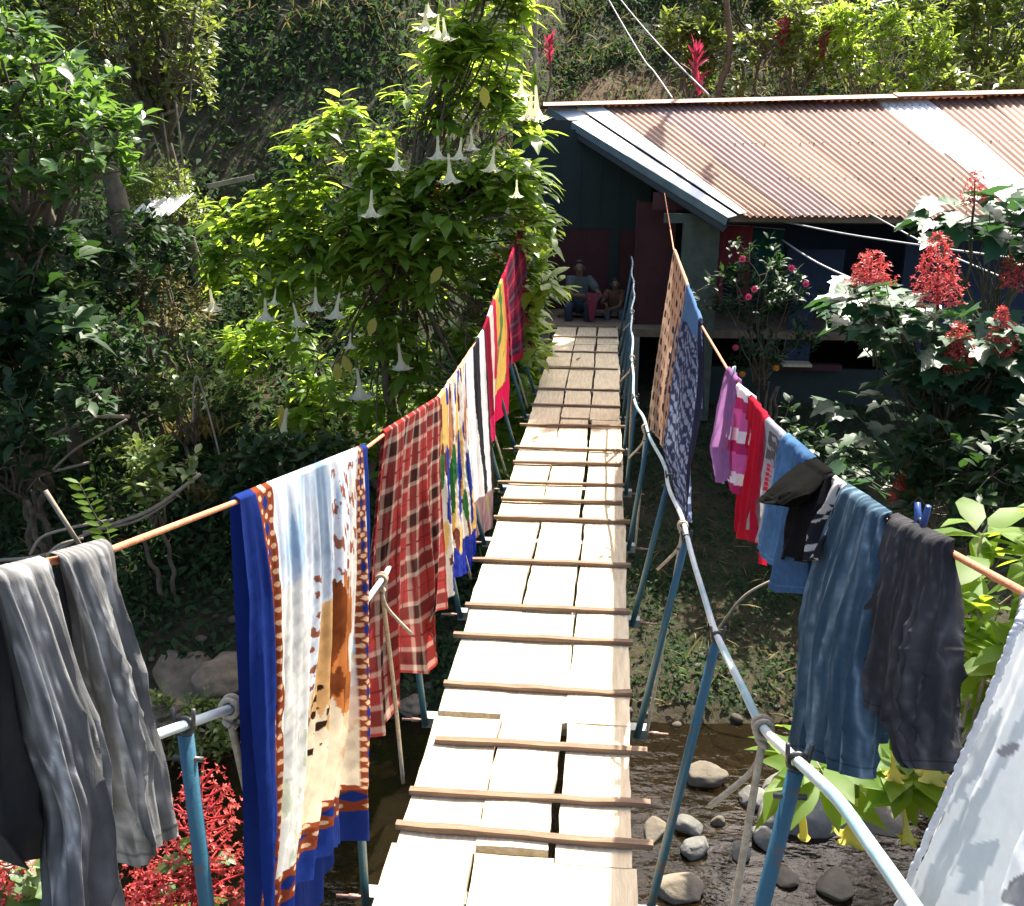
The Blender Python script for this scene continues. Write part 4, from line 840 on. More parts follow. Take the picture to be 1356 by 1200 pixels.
for (u, v, w_, lb, asp, sd, Y) in [(238, 895, 190, 'broad tan boulder on the left bank seen between the trousers and the towel', .42, 21, 8.3), (318, 862, 110, 'long tan boulder partly behind the blue edge of the towel', .36, 22, 8.7), (285, 905, 120, 'lower tan boulder behind the leafy herb on the left bank', .4, 23, 7.9), (205, 950, 80, 'shaded boulder beside the cuff of the grey trousers', .6, 24, 7.3), (545, 935, 40, 'small stone by the water under the plaid blanket', .6, 25, 8.2), (505, 1025, 50, 'row end stone at the water line right of the towel', .45, 26, 7.6), (465, 1030, 40, 'stone at the water line hidden mostly by the towel', .5, 27, 7.7)]:
    rock(u, v, w_, lb, Y, asp, sd, 'rock_tan', group='boulders on the far bank', amp=.34, f=3.0)

# ------------------------------------------------------------------ leaves
def unit(v): return v / (np.linalg.norm(v, axis=-1, keepdims=True) + 1e-9)
# templates: (x along, y side, z lift) rows; triangles / quads
T_LEAF = (np.array([(0, 0, 0), (.28, .36, .05), (.28, 0, 0), (.28, -.36, .05), (.62, .40, .06), (.62, 0, 0), (.62, -.40, .06), (1, 0, 0), (.85, .17, .03), (.85, -.17, .03)]),
          [np.array([[0, 2, 1], [0, 3, 2], [8, 5, 7], [5, 9, 7]]), np.array([[1, 2, 5, 4], [2, 3, 6, 5]]), np.array([[4, 5, 8], [5, 6, 9]])])
T_SMALL = (np.array([(0, 0, 0), (.45, .42, .06), (.5, 0, 0), (.45, -.42, .06), (1, 0, 0)]), [np.array([[0, 2, 1], [0, 3, 2], [1, 2, 4], [2, 3, 4]])])
T_BLADE = (np.array([(0, .10, 0), (0, -.10, 0), (.4, .5, .05), (.4, -.5, .05), (.75, .4, .03), (.75, -.4, .03), (1, 0, 0)]), [np.array([[1, 3, 2, 0], [3, 5, 4, 2]]), np.array([[5, 6, 4]])])
_lo = [(0, 0), (-.08, .20), (.02, .46), (.22, .40), (.34, .58), (.50, .36), (.72, .38), (.74, .20), (1, 0)]
_pts = [(.30, 0, 0)] + [(x, y, .11) for x, y in _lo] + [(x, -y, .11) for x, y in _lo[-2:0:-1]]
_pts = np.array(_pts); _pts[1, 2] = 0; _pts[9, 2] = 0
T_LOBE = (_pts, [np.array([[0, i, i % 16 + 1] for i in range(1, 17)])])
def put_leaves(mb, pos, ax, nr, L, W, droop, tint, tpl):
    pos = np.asarray(pos); ax = unit(np.asarray(ax)); nr = np.asarray(nr); sd = unit(np.cross(ax, nr)); nr = np.cross(sd, ax)
    T, Fs = tpl; n = len(pos); L = np.broadcast_to(L, (n,))[:, None, None]; W = np.broadcast_to(W, (n,))[:, None, None]; dr = np.broadcast_to(droop, (n,))[:, None, None]
    x, y, z = T[None, :, 0:1], T[None, :, 1:2], T[None, :, 2:3]
    V = pos[:, None] + ax[:, None] * (x * L) + sd[:, None] * (y * W) + nr[:, None] * (z * W)
    V[..., 2:3] -= dr * L * x ** 2
    k = T.shape[0]; o = (np.arange(n) * k)[:, None, None]
    mb.add(V.reshape(-1, 3), [(f[None] + o).reshape(-1, f.shape[1]) for f in Fs], np.repeat(np.broadcast_to(tint, (n,)), k))
def rosettes(mb, tips, dirs, k, L, Wr, r, tpl=T_LEAF, droop=.35, tilt=(.3, 1.2), tint=None, spread=.05, up=.25):
    """k leaves round every branch tip"""
    n = len(tips); tp = np.repeat(tips, k, 0); d = np.repeat(unit(dirs), k, 0); N = n * k
    rd = r.normal(size=(N, 3)); rd = unit(rd - d * np.sum(rd * d, 1)[:, None])
    a = r.uniform(tilt[0], tilt[1], N)[:, None]
    ax = d * np.cos(a) + rd * np.sin(a); ax[:, 2] -= .15
    nr = unit(d * np.sin(a) - rd * np.cos(a) + np.array([0, 0, up * 2]))
    nr = np.where(nr[:, 2:3] < -.1, -nr, nr)
    ll = L * r.uniform(.6, 1.25, N)
    tn = r.uniform(0.02, 1, N) if tint is None else r.uniform(tint[0], tint[1], N)
    put_leaves(mb, tp - d * r.uniform(0, spread * 3, N)[:, None] + rd * .01, ax, nr, ll, ll * Wr * r.uniform(.8, 1.2, N), droop * r.uniform(.3, 1.5, N), tn, tpl)
def inpoly(px, py, poly):
    poly = np.array(poly, float); c = np.zeros(len(px), bool); j = len(poly) - 1
    for i in range(len(poly)):
        xi, yi = poly[i]; xj, yj = poly[j]
        c ^= ((yi > py) != (yj > py)) & (px < (xj - xi) * (py - yi) / (yj - yi + 1e-9) + xi); j = i
    return c
def sample_poly(poly, n, r):
    poly = np.array(poly, float); lo, hi = poly.min(0), poly.max(0); out = []
    while len(out) < n:
        q = r.uniform(lo, hi, (n * 3, 2)); q = q[inpoly(q[:, 0], q[:, 1], poly)]; out += list(q)
    return np.array(out[:n])
def limb(mb, a, b, r0, r1, r, wig=.12, n=8, sides=7):
    a, b = np.array(a), np.array(b); L = np.linalg.norm(b - a); t = np.linspace(0, 1, n)[:, None]
    w_ = r.normal(size=(n, 3)) * wig * L * .25; w_[0] = w_[-1] = 0
    mb.add(*tube(spline(a + (b - a) * t + w_ + np.array([0, 0, .12 * L]) * t * (1 - t), n * 2), np.linspace(r0, r1, n * 2), sides))

def crown_plant(name, label, cat, base, clumps, r, leaf, mat, tipn, k, L, Wr, trunk_r=.06, fork=None, group=None, bark='bark', tilt=(.3, 1.2), droop=.35, tpl=T_LEAF, tint=None, upb=.5, stems=1, dup=.55, wig=.12):
    """clumps: list of (centre, radius). trunk > limbs reach every clump; foliage rosettes in each clump"""
    base = np.array(base, float); t = thing(name, label, cat, base, group)
    cs = np.array([c for c, _ in clumps]); rr = np.array([q for _, q in clumps])
    fork = np.array(fork) if fork is not None else base * .45 + cs.mean(0) * .55
    tm = MB()
    for s in range(stems):
        o = r.normal(size=3) * .15 * (s > 0) * np.array([1, 1, 0]); limb(tm, base + o - [0, 0, .15], fork + o * 2.2, trunk_r, trunk_r * .6, r, wig, 8, 9)
    tm.build('trunk', M[bark], t)
    lm = MB()
    for c, q in clumps:
        mid = fork * .45 + c * .55 + r.normal(size=3) * .1; limb(lm, fork + r.normal(size=3) * .04, c, trunk_r * .40, trunk_r * .10, r, .15, 6, 6)
    tips, dirs = [], []
    for c, q in clumps:
        n = max(3, int(tipn * r.uniform(.7, 1.3))); d = unit(r.normal(size=(n, 3)) + np.array([0, 0, upb])); p = c + d * (q * r.uniform(.45, 1.05, n))[:, None]
        tips.append(p); dirs.append(unit(d * (1 - dup) + (c - fork)[None] * .2 / (np.linalg.norm(c - fork) + .1) + np.array([0, 0, .2 + dup])))
        for x in p[:: 3]: lm.add(*tube([c, (c + x) / 2 + r.normal(size=3) * .03, x], [trunk_r * .12 + .003, trunk_r * .08 + .003, .003], 5, False))
    lm.build('limbs', M[bark], t)
    lf = MB(); rosettes(lf, np.concatenate(tips), np.concatenate(dirs), k, L, Wr, r, tpl, droop, tilt, tint)
    lf.build('foliage', M[mat], t)
    return t
def clumps_from(poly, n, Y, dY, rad, r, vshape=None):
    q = sample_poly(poly, n, r); out = []
    for u, v in q:
        y = Y + r.uniform(-dY, dY); c = P(u, v, Y=y)
        out.append((c, rad * r.uniform(.7, 1.3)))
    return out
def ground(x, y): return float(H(np.array([x]), np.array([y]))[0])

# ------------------------------------------------------------------ trumpet flower tree (left of the bridge end)
r = np.random.default_rng(21)
top = [(548, -60), (700, -60), (738, 60), (752, 105), (715, 135), (690, 200), (640, 260), (560, 240), (430, 230), (380, 215), (420, 125), (470, 130), (525, 170), (545, 120), (535, 60)]
mid = [(245, 300), (330, 248), (400, 215), (560, 235), (690, 210), (722, 290), (690, 330), (620, 340), (470, 370), (390, 400), (300, 385), (240, 365)]
low = [(290, 410), (400, 400), (620, 340), (700, 330), (735, 420), (705, 555), (640, 600), (500, 610), (380, 590), (330, 510)]
cl_ = clumps_from(top, 40, 10.8, .35, .28, r) + clumps_from(mid, 60, 10.6, .4, .28, r) + clumps_from(low, 54, 11.0, .5, .30, r)
bx = P(505, 520, Y=11.0); base = (bx[0], 11.0, ground(bx[0], 11.0))
bt_ = crown_plant('trumpet_tree', 'tall tree with hanging white trumpet flowers left of the bridge end', 'tree', base, cl_, r, None, 'leaf_brug', 8, 7, .26, .50, .06, P(520, 330, Y=11.0), stems=3, tilt=(.8, 1.5), droop=.42, dup=.75)
def flower(parent, u, v, Y, hpx, mat='trumpet', r=r, open_=1.0, seg=20):
    """pendulous trumpet; (u,v) is the centre of the mouth, hpx its height in pixels"""
    c = P(u, v, Y=Y); h = hpx / F * ((c - CP) @ FW); top_ = c + np.array([r.uniform(-.22, .22) * h, r.uniform(-.15, .15) * h, h * r.uniform(.85, 1.1)])
    prof = [(0, .02), (.04, .030), (.12, .034), (.30, .036), (.34, .048), (.55, .060), (.75, .095), (.90, .20 * open_ + .03), (.985, .33 * open_ + .02), (.96, .42 * open_ + .02)]
    a = np.arange(seg * 1) * 2 * PI / seg; rows = []
    for t, q in prof:
        st = 1 + (.38 * np.cos(5 * a) if t > .9 and q > .2 else .06 * np.cos(5 * a) * (t > .5)); ctr = top_ + (c - top_) * t
        dz = np.where((q > .3), .035 * h * np.cos(5 * a), 0)
        rows.append(np.stack([ctr[0] + np.cos(a) * q * st * h * .62, ctr[1] + np.sin(a) * q * st * h * .62, ctr[2] + dz + 0 * a], 1))
    V = np.concatenate(rows); fl = MB().add(V, grid_faces(len(prof), seg, True), r.uniform(.05, 1)).build('flower', M[mat], parent)
    cal = MB().add(*tube([top_ + [0, 0, .12 * h], top_, top_ + (c - top_) * .3], [.006, .028 * h, .042 * h], 8), .5); cal.build('calyx', M['leaf_brug'], fl)
    return fl
for (u, v, h_) in [(283, 412, 42), (352, 425, 48), (362, 404, 28), (396, 432, 40), (392, 452, 24), (418, 412, 44), (443, 422, 48), (532, 490, 46), (478, 528, 58), (373, 584, 64), (491, 288, 46), (562, 40, 46), (578, 50, 40), (590, 54, 44), (525, 226, 40), (580, 212, 44), (596, 243, 52), (607, 212, 40), (650, 228, 44), (700, 160, 50), (711, 160, 54), (690, 128, 40), (568, 22, 40), (463, 462, 30), (684, 262, 30), (625, 200, 34)]:
    flower(bt_, u, v, 9.8, h_ * 1.08)
mb = MB()
for (u, v) in [(448, 492), (455, 482), (372, 548), (378, 556), (585, 365), (497, 432), (640, 128)]:
    c = P(u, v, Y=10.0); put_leaves(mb, [c + [0, 0, .10]], [[r.normal() * .3, -.2, -1]], [[0, -1, .2]], .22, .13, 0, .8, T_LEAF)
mb.build('withered_leaves', M['leaf_yel'], bt_)

# ------------------------------------------------------------------ red pagoda plants
def floret_spike(parent, base, tip, rad, n, r, size=.02, detail=False, dens=1.0, name='flower_spike'):
    base, tip = np.array(base), np.array(tip); ax = tip - base; Lh = np.linalg.norm(ax); ax /= Lh
    e1 = unit(np.cross(ax, [0.3, 1, .1])); e2 = np.cross(ax, e1); mb = MB()
    mb.add(*tube([base - ax * .1 * Lh, base + ax * Lh * .5, tip], [rad * .05 + .003, rad * .04 + .002, .002], 6), .1)
    tiers = max(5, int(n ** .5 * .7)); pos = []; up_ = []
    for i in range(tiers):
        t = (i + .3) / tiers; rt = rad * (1 - t) ** .55 * (1 if t > .08 else .8); m_ = max(3, int(n / tiers * (1.6 * (1 - t) + .25)))
        na_ = max(4, int(7 * (1 - t) + 3))
        for j in range(na_):
            aa = 2 * PI * (j + .5 * (i % 2)) / na_ + r.uniform(-.2, .2); d = e1 * math.cos(aa) + e2 * math.sin(aa); p0 = base + ax * t * Lh; p1 = p0 + d * rt * .75 + ax * .06 * Lh
            mb.add(*tube([p0, (p0 + p1) / 2 - ax * .01, p1], [.0022 + rad * .008] * 3, 4, False), .05)
            c_ = max(2, m_ // na_); q = p1 + r.normal(size=(c_, 3)) * rt * .17 + d * r.uniform(-.05, .25, c_)[:, None] * rt; pos.append(q); up_.append(np.repeat(unit(d + ax * .7)[None], c_, 0))
    pos = np.concatenate(pos); up_ = unit(np.concatenate(up_) + r.normal(size=pos.shape) * .45); kk = 5 if detail else 4
    for j in range(kk):
        rd = unit(np.cross(up_, r.normal(size=3) if j == 0 else rd0)) if j == 0 else rd0 * math.cos(2 * PI * j / kk) + np.cross(up_, rd0) * math.sin(2 * PI * j / kk)
        if j == 0: rd0 = rd
        put_leaves(mb, pos, rd + up_ * .5, up_, size * r.uniform(.7, 1.2, len(pos)), size * .5, .1, r.uniform(0, 1, len(pos)), T_SMALL)
    return mb.build(name, M['red'], parent)
def pagoda(label, base, polys, spikes, Y, r, L=.30, nleaf=60, dY=.5, stems=4, group='red pagoda flower shrubs', mat='leaf_cler', floret=.03):
    t = thing('pagoda_shrub', label, 'shrub', base, group); base = np.array(base, float)
    sm = MB(); lf = MB(); cen = []
    for (pl, n) in polys:
        q = sample_poly(pl, n, r); y = Y + r.uniform(-dY, dY, n); C_ = np.array([P(u, v, Y=b) for (u, v), b in zip(q, y)]); cen.append(C_.mean(0))
        mid_ = C_.mean(0); out_ = C_ - mid_ * .9 - base * .1; hd = out_ * np.array([1, 1, .3]) + r.normal(size=C_.shape) * .35 * np.array([1, 1, .35]); hd[:, 1] -= .25; hd = unit(hd); hd[:, 2] -= .18
        nr = unit(r.normal(size=C_.shape) * .28 + np.array([0, -.15, 1])); ll = L * r.uniform(.65, 1.25, n)
        put_leaves(lf, C_, hd, nr, ll, ll * .95, .28 * r.uniform(.3, 1.4, n), r.uniform(0.02, 1, n), T_LOBE)
        for c in C_[::3]: limb(sm, mid_ + (base - mid_) * .25, c, .011, .004, r, .15, 5, 5)
        for s in range(stems): limb(sm, base + r.normal(size=3) * np.array([.15, .15, 0]), mid_ + (base - mid_) * .2 + r.normal(size=3) * .08, .02, .012, r, .1, 6, 6)
    sm.build('stems', M['stem'], t); lf.build('foliage', M[mat], t)
    for (u, vt, vb, wpx, n) in spikes:
        yy = Y - dY * .7; a, b_ = P(u, vb, Y=yy), P(u + r.uniform(-3, 3), vt, Y=yy); rad = wpx / 2 / F * ((a - CP) @ FW)
        floret_spike(t, a, b_, rad, n, r, floret)
        limb2 = MB(); limb(limb2, a - [0, 0, .02], (a * .8 + base * .2) + [0, 0, .1], .012, .014, r, .08, 5, 5); limb2.build('flower_stalk', M['stem'], t)
    return t
r = np.random.default_rng(31)
gx = P(1230, 560, Y=8.8); pagoda('big lobed leaf shrub with red flower spikes below the right end of the roof', (gx[0], 9.2, ground(gx[0], 9.2)),
    [([(1078, 415), (1120, 372), (1200, 378), (1290, 420), (1356, 430), (1420, 450), (1420, 560), (1290, 545), (1190, 495), (1140, 440)], 330), ([(1090, 520), (1200, 500), (1400, 560), (1400, 700), (1250, 700), (1120, 650)], 70)],
    [(1152, 334, 378, 58, 230), (1242, 312, 402, 62, 330), (1271, 430, 490, 54, 260), (1326, 408, 472, 36, 200), (1196, 632, 668, 40, 130)], 8.6, r, .25, floret=.034)
gx = P(1310, 420, Y=9.6); pagoda('taller lobed leaf shrub overlapping the rusty roof with one sparse flower spike', (gx[0], 10.2, ground(gx[0], 10.2)),
    [([(1208, 300), (1240, 268), (1290, 262), (1356, 250), (1420, 240), (1420, 350), (1300, 335), (1225, 322)], 95)], [(1290, 225, 270, 34, 60), (1345, 330, 380, 40, 120)], 9.6, r, .28, floret=.034)
gx = P(590, 420, Y=12.0); pagoda('lobed leaf shrub with two red spikes glimpsed among the white trumpet flowers', (gx[0], 12.2, ground(gx[0], 12.2)),
    [([(540, 260), (700, 280), (720, 420), (690, 540), (600, 480), (530, 330)], 70)], [(566, 232, 268, 44, 150), (676, 305, 348, 44, 160), (560, 262, 290, 50, 120)], 11.6, r, .32, floret=.04)
# close pagoda flower at the lower left
base = np.array([P(262, 1150, Y=2.3)[0], 2.35, 0]); base[2] = ground(base[0], base[1]); r = np.random.default_rng(33)
t = thing('pagoda_shrub', 'close red pagoda flower spike between the grey trousers and the big cat towel', 'shrub', base, 'red pagoda flower shrubs')
a, b_ = P(258, 1190, Y=2.3), P(268, 1022, Y=2.3)
MB().add(*tube(spline([base - [0, 0, .1], (base + a) / 2 + [.02, 0, 0], a, b_], 16), np.linspace(.014, .004, 16), 8)).build('stems', M['stem'], t)
floret_spike(t, a + (b_ - a) * .02, b_, .20, 430, r, .0145, True); floret_spike(t, P(196, 1215, Y=2.25), P(196, 1150, Y=2.25), .11, 160, r, .018, True); floret_spike(t, P(338, 1225, Y=2.3), P(338, 1165, Y=2.3), .10, 140, r, .018, True)
lf = MB(); n = 26; q = np.array([a + (b_ - a) * s for s in r.uniform(-.9, .55, n)]); d = r.normal(size=(n, 3)) * np.array([1, 1, .2]); s_ = r.uniform(.10, .24, n)
s_ = np.where(np.arange(n) < 8, .06, s_); q[:8] = [a + (b_ - a) * s for s in r.uniform(.1, .7, 8)]; q[8:] = [a + (b_ - a) * s for s in r.uniform(-1.2, -.02, n - 8)]
put_leaves(lf, q + unit(d) * .07, d, r.normal(size=(n, 3)) * .3 + [0, -.1, 1], s_, s_ * .95, .3, r.uniform(.3, 1, n), T_LOBE); lf.build('foliage', M['leaf_big'], t)
base = np.array([P(10, 1150, Y=2.1)[0], 2.15, 0]); base[2] = ground(base[0], base[1])
t = thing('pagoda_shrub', 'red pagoda flower mostly hidden behind the grey trousers at the left edge', 'shrub', base, 'red pagoda flower shrubs')
a, b_ = P(0, 1200, Y=2.1), P(-6, 1090, Y=2.1)
MB().add(*tube(spline([base - [0, 0, .1], (base + a) / 2, a, b_], 14), np.linspace(.014, .004, 14), 8)).build('stems', M['stem'], t); floret_spike(t, a, b_, .12, 320, r, .018, True)
lf = MB(); n = 16; d = r.normal(size=(n, 3)) * np.array([1, 1, .2]); q = np.array([P(u, v, Y=2.1) for u, v in zip(r.uniform(-20, 75, n), r.uniform(1140, 1230, n))])
put_leaves(lf, q, d, r.normal(size=(n, 3)) * .3 + [0, -.1, 1], .13, .12, .3, r.uniform(.3, 1, n), T_LOBE); lf.build('foliage', M['leaf_big'], t)

# ------------------------------------------------------------------ near plant with yellow trumpets (right)
r = np.random.default_rng(41)
near = [(1235, 700), (1350, 690), (1500, 720), (1500, 950), (1330, 930), (1260, 900), (1240, 800)]
nearlow = [(1015, 985), (1060, 980), (1230, 985), (1320, 930), (1300, 1030), (1220, 1040), (1120, 1030), (1040, 1020)]
cl_ = clumps_from(near, 15, 3.5, .3, .16, r) + clumps_from(nearlow, 9, 3.7, .25, .13, r)
bx = P(1240, 1200, Y=3.9); yb = crown_plant('trumpet_shrub', 'bright green shrub with yellow trumpet flowers right of the bridge rail', 'shrub', (bx[0], 3.9, ground(bx[0], 3.9)), cl_, r, None, 'leaf_near', 4, 6, .25, .46, .03, P(1235, 1060, Y=3.7), bark='stick', tilt=(.7, 1.4), droop=.35)
for (u, v, h_, o_) in [(1065, 1112, 86, .32), (1128, 1112, 96, .8), (1205, 985, 70, .9), (1235, 1030, 80, 1.0), (1203, 1115, 74, .6), (1185, 1030, 60, .9), (1118, 1055, 50, .5)]:
    flower(yb, u, v, 3.45, h_, 'trumpet_y', r, o_, 20)

# ------------------------------------------------------------------ left trees and shrubs
r = np.random.default_rng(51)
def mk(name, label, cat, poly, n, Y, dY, rad, mat, tipn, k, L, Wr, tr, by, **kw):
    cl = clumps_from(poly, n, Y, dY, rad, r); m_ = np.mean([c for c, _ in cl], 0); bx_ = kw.pop('bx', m_[0]); return crown_plant(name, label, cat, (bx_, by, ground(bx_, by)), cl, r, None, mat, tipn, k, L, Wr, tr, **kw)
mk('broadleaf_tree', 'broad leaved tree with sunlit top at the upper left edge', 'tree', [(-160, 60), (0, 20), (80, 70), (150, 130), (165, 220), (100, 260), (40, 290), (-160, 300)], 46, 9.2, .9, .42, 'leaf_big', 15, 8, .19, .52, .09, 10.2)
mk('fine_leaved_tree', 'fine leaved pale green tree at the top left, right of the broad leaved one', 'tree', [(30, -110), (250, -110), (280, 20), (276, 105), (225, 130), (165, 120), (120, 60), (40, 40)], 44, 12.4, .9, .45, 'leaf_fine', 22, 8, .13, .42, .11, 13.6)
mk('tree', 'slim trunked dark tree behind the broad leaved tree at the far upper left', 'tree', [(-150, -80), (60, -90), (90, 10), (20, 20), (-140, 60)], 24, 12.5, .7, .5, 'leaf_dark', 12, 7, .22, .45, .10, 13.8)
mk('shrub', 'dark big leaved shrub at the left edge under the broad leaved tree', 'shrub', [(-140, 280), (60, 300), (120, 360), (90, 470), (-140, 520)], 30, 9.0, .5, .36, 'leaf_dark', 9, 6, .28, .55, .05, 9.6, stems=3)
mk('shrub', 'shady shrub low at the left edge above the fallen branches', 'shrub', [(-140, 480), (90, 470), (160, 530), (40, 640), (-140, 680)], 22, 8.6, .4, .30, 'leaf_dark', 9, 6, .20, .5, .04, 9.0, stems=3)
mk('shrub', 'shrub with glossy sunlit leaves left of the trumpet tree and above the left line', 'shrub', [(150, 610), (180, 570), (240, 575), (262, 600), (215, 640), (170, 650)], 12, 8.6, .25, .20, 'leaf_sun', 8, 6, .14, .5, .03, 8.9, stems=2)
mk('shrub', 'small shrub with a few bright leaves just left of the lowest trumpet flowers', 'shrub', [(195, 480), (270, 440), (300, 500), (270, 570), (210, 560)], 12, 9.6, .3, .22, 'leaf_sun', 6, 6, .13, .5, .03, 9.9, stems=2)
mk('bush', 'sunlit yellowish bush below the thin bare stems at upper left', 'bush', [(150, 240), (200, 215), (270, 225), (262, 285), (180, 285)], 18, 12.2, .4, .28, 'leaf_sun', 12, 7, .11, .4, .03, 12.5, stems=3, tint=(.4, 1))
mk('bush', 'brown dry bush in the shade left of the trumpet tree', 'bush', [(140, 370), (200, 340), (270, 390), (260, 430), (180, 440)], 16, 11.0, .3, .26, 'leaf_dry', 10, 7, .10, .35, .03, 11.3, stems=3)
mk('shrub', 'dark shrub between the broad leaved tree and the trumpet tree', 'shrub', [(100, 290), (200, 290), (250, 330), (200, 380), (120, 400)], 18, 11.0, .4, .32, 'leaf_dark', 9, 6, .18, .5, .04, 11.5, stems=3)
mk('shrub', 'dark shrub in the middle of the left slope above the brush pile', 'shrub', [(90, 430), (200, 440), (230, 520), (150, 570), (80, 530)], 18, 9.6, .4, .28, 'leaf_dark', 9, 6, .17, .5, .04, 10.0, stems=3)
mk('herb', 'leafy herb growing in front of the tan boulders on the left bank', 'plant', [(205, 920), (255, 905), (305, 930), (310, 985), (240, 990)], 18, 7.2, .2, .10, 'leaf_sun', 8, 6, .085, .5, .012, 7.4, stems=3)
mk('shrub', 'deep green shrub below the trumpet tree behind the left line', 'shrub', [(270, 580), (420, 600), (480, 590), (420, 640), (300, 680)], 18, 9.4, .3, .26, 'leaf_dark', 9, 6, .17, .5, .03, 9.6, stems=3)
mk('shrub', 'leafy shrub at the bridge end beside the tartan cloth', 'shrub', [(690, 330), (715, 330), (722, 420), (712, 470), (690, 600), (655, 640), (650, 560), (690, 470)], 20, 11.6, .3, .16, 'leaf_brug', 7, 6, .24, .45, .03, 11.9, stems=3, bx=-1.25)
# right slope and porch front
mk('flower_bush', 'dark leafy bush with small pink flowers in front of the house window', 'bush', [(945, 370), (1000, 340), (1080, 380), (1070, 470), (1010, 480), (950, 450)], 26, 12.6, .35, .30, 'leaf_dark', 10, 7, .13, .42, .03, 12.8, stems=4)
pb = bpy.context.scene.objects.get('flower_bush')
for (u, v, mt) in [(983, 343, 'petal_pink'), (1048, 355, 'petal_pink'), (999, 383, 'petal_pink'), (991, 393, 'petal_pink'), (1067, 376, 'petal_pink'), (974, 460, 'petal_pink'), (983, 495, 'petal_orange'), (1028, 487, 'petal_orange')]:
    c = P(u, v, Y=12.05); mb = MB(); aa = np.arange(9) * 2 * PI / 9
    d = np.stack([np.cos(aa), 0 * aa - .35, np.sin(aa)], 1); put_leaves(mb, np.repeat(c[None], 9, 0), d, np.repeat([[0, -1, .1]], 9, 0), .05, .034, 0, r.uniform(0, 1, 9), T_SMALL); mb.add(*blob(c + [0, -.012, 0], .018, .014, .018, 1, 8, 6, 0), .2)
    mb.build('flower', M[mt], pb)
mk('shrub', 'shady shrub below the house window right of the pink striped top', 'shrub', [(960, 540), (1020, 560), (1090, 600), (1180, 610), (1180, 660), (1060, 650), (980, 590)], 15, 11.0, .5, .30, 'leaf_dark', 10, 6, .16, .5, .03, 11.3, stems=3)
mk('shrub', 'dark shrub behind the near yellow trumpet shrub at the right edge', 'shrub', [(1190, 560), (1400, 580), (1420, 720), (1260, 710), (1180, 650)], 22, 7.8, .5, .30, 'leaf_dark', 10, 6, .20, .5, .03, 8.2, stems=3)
# bushes on the slope behind the roof
for (lab, poly, n, Y, mat, L, k) in [
    ('bright feathery bush behind the roof at the upper right corner', [(1180, -60), (1420, -60), (1420, 90), (1290, 100), (1190, 60)], 30, 21.5, 'leaf_sun', .30, 7),
    ('sunlit green bush behind the middle of the roof ridge', [(1120, 0), (1240, 20), (1260, 118), (1100, 118), (1070, 70)], 24, 20.4, 'leaf_brug', .20, 7),
    ('dull olive bush behind the ridge right of the red cordylines', [(985, 10), (1100, 0), (1120, 60), (1060, 118), (970, 118)], 18, 20.8, 'leaf_fine', .24, 7),
    ('pale tufted bush left of the red cordylines behind the ridge', [(870, 10), (930, 0), (960, 60), (950, 110), (900, 80)], 14, 21.5, 'leaf_fine', .26, 7),
    ('low dark bush against the ridge at the far right', [(1240, 85), (1420, 90), (1420, 132), (1250, 128)], 14, 19.9, 'leaf_sun', .24, 6),
    ('dark bush high on the slope above the roof', [(900, -70), (1160, -70), (1150, 10), (1000, 10), (900, 0)], 22, 22.5, 'leaf_dark', .3, 7)]:
    cl = clumps_from(poly, n, Y, .5, .42, r); m_ = np.mean([c for c, _ in cl], 0)
    crown_plant('bush', lab, 'bush', (m_[0], Y + .5, ground(m_[0], Y + .5)), cl, r, None, mat, 14, k, L, .36, .05, group='bushes on the slope behind the roof', stems=3, tint=(.2, 1))
def cordyline(u, v, Y, label, n=14, L=.55):
    c = P(u, v, Y=Y); g_ = ground(c[0], Y + .2); t = thing('cordyline', label, 'plant', (c[0], Y + .2, g_), 'red leaved cordylines'); mb = MB(); limb(mb, (c[0], Y + .2, g_ - .1), c, .025, .018, r); mb.build('stem', M['stem'], t)
    d = r.normal(size=(n, 3)) * np.array([.5, .4, .2]) + np.array([0, -.1, .9]); n = int(n * 1.7); d = r.normal(size=(n, 3)) * np.array([.38, .3, .2]) + np.array([0, -.1, 1.0]); mb = MB(); put_leaves(mb, c + np.array([0, 0, 1]) * r.uniform(-.3, .1, n)[:, None], d, r.normal(size=(n, 3)) + [0, -1, .2], L * r.uniform(.5, 1.0, n), .05, .22, r.uniform(0, 1, n), T_BLADE); mb.build('foliage', M['cordy'], t)
cordyline(922, 78, 19.6, 'brightest red cordyline rising above the left half of the ridge', 18, .5); cordyline(925, 108, 19.4, 'red cordyline just above the ridge below the brightest one', 12, .38)
cordyline(1040, 45, 20.5, 'dull red cordyline among the olive bushes', 16, .5); cordyline(1090, 60, 20.6, 'faint pink cordyline right of the dull red one', 10, .4); cordyline(728, 66, 18.6, 'dark red cordyline beside the top of the trumpet tree', 10, .35)
def tuft(u, v, Y, label, n, L, mat, name='grass_tuft'):
    c = P(u, v, Y=Y); c[2] = min(c[2], ground(c[0], Y) + .15); mb = MB(); d = r.normal(size=(n, 3)) * np.array([.35, .3, .1]) + [0, -.15, 1]
    put_leaves(mb, c + r.normal(size=(n, 3)) * np.array([.13, .10, .02]), d, r.normal(size=(n, 3)) + [0, -1, 0], L * r.uniform(.5, 1.2, n), .03, .3, r.uniform(0, 1, n), T_BLADE); return tag(mb.build(name, M[mat]), label, 'grass')
tuft(852, 45, 21.2, 'tall bright grass tuft on the slope between the two roof wires', 220, 1.0, 'leaf_sun'); tuft(245, 405, 10.6, 'dry straw coloured tuft left of the first trumpet flowers', 260, .42, 'leaf_dry'); tuft(232, 935, 7.3, 'pale dry grass tuft on the tan boulder', 120, .22, 'leaf_dry'); tuft(262, 490, 9.9, 'second dry tuft below the trumpet flowers', 160, .3, 'leaf_dry')

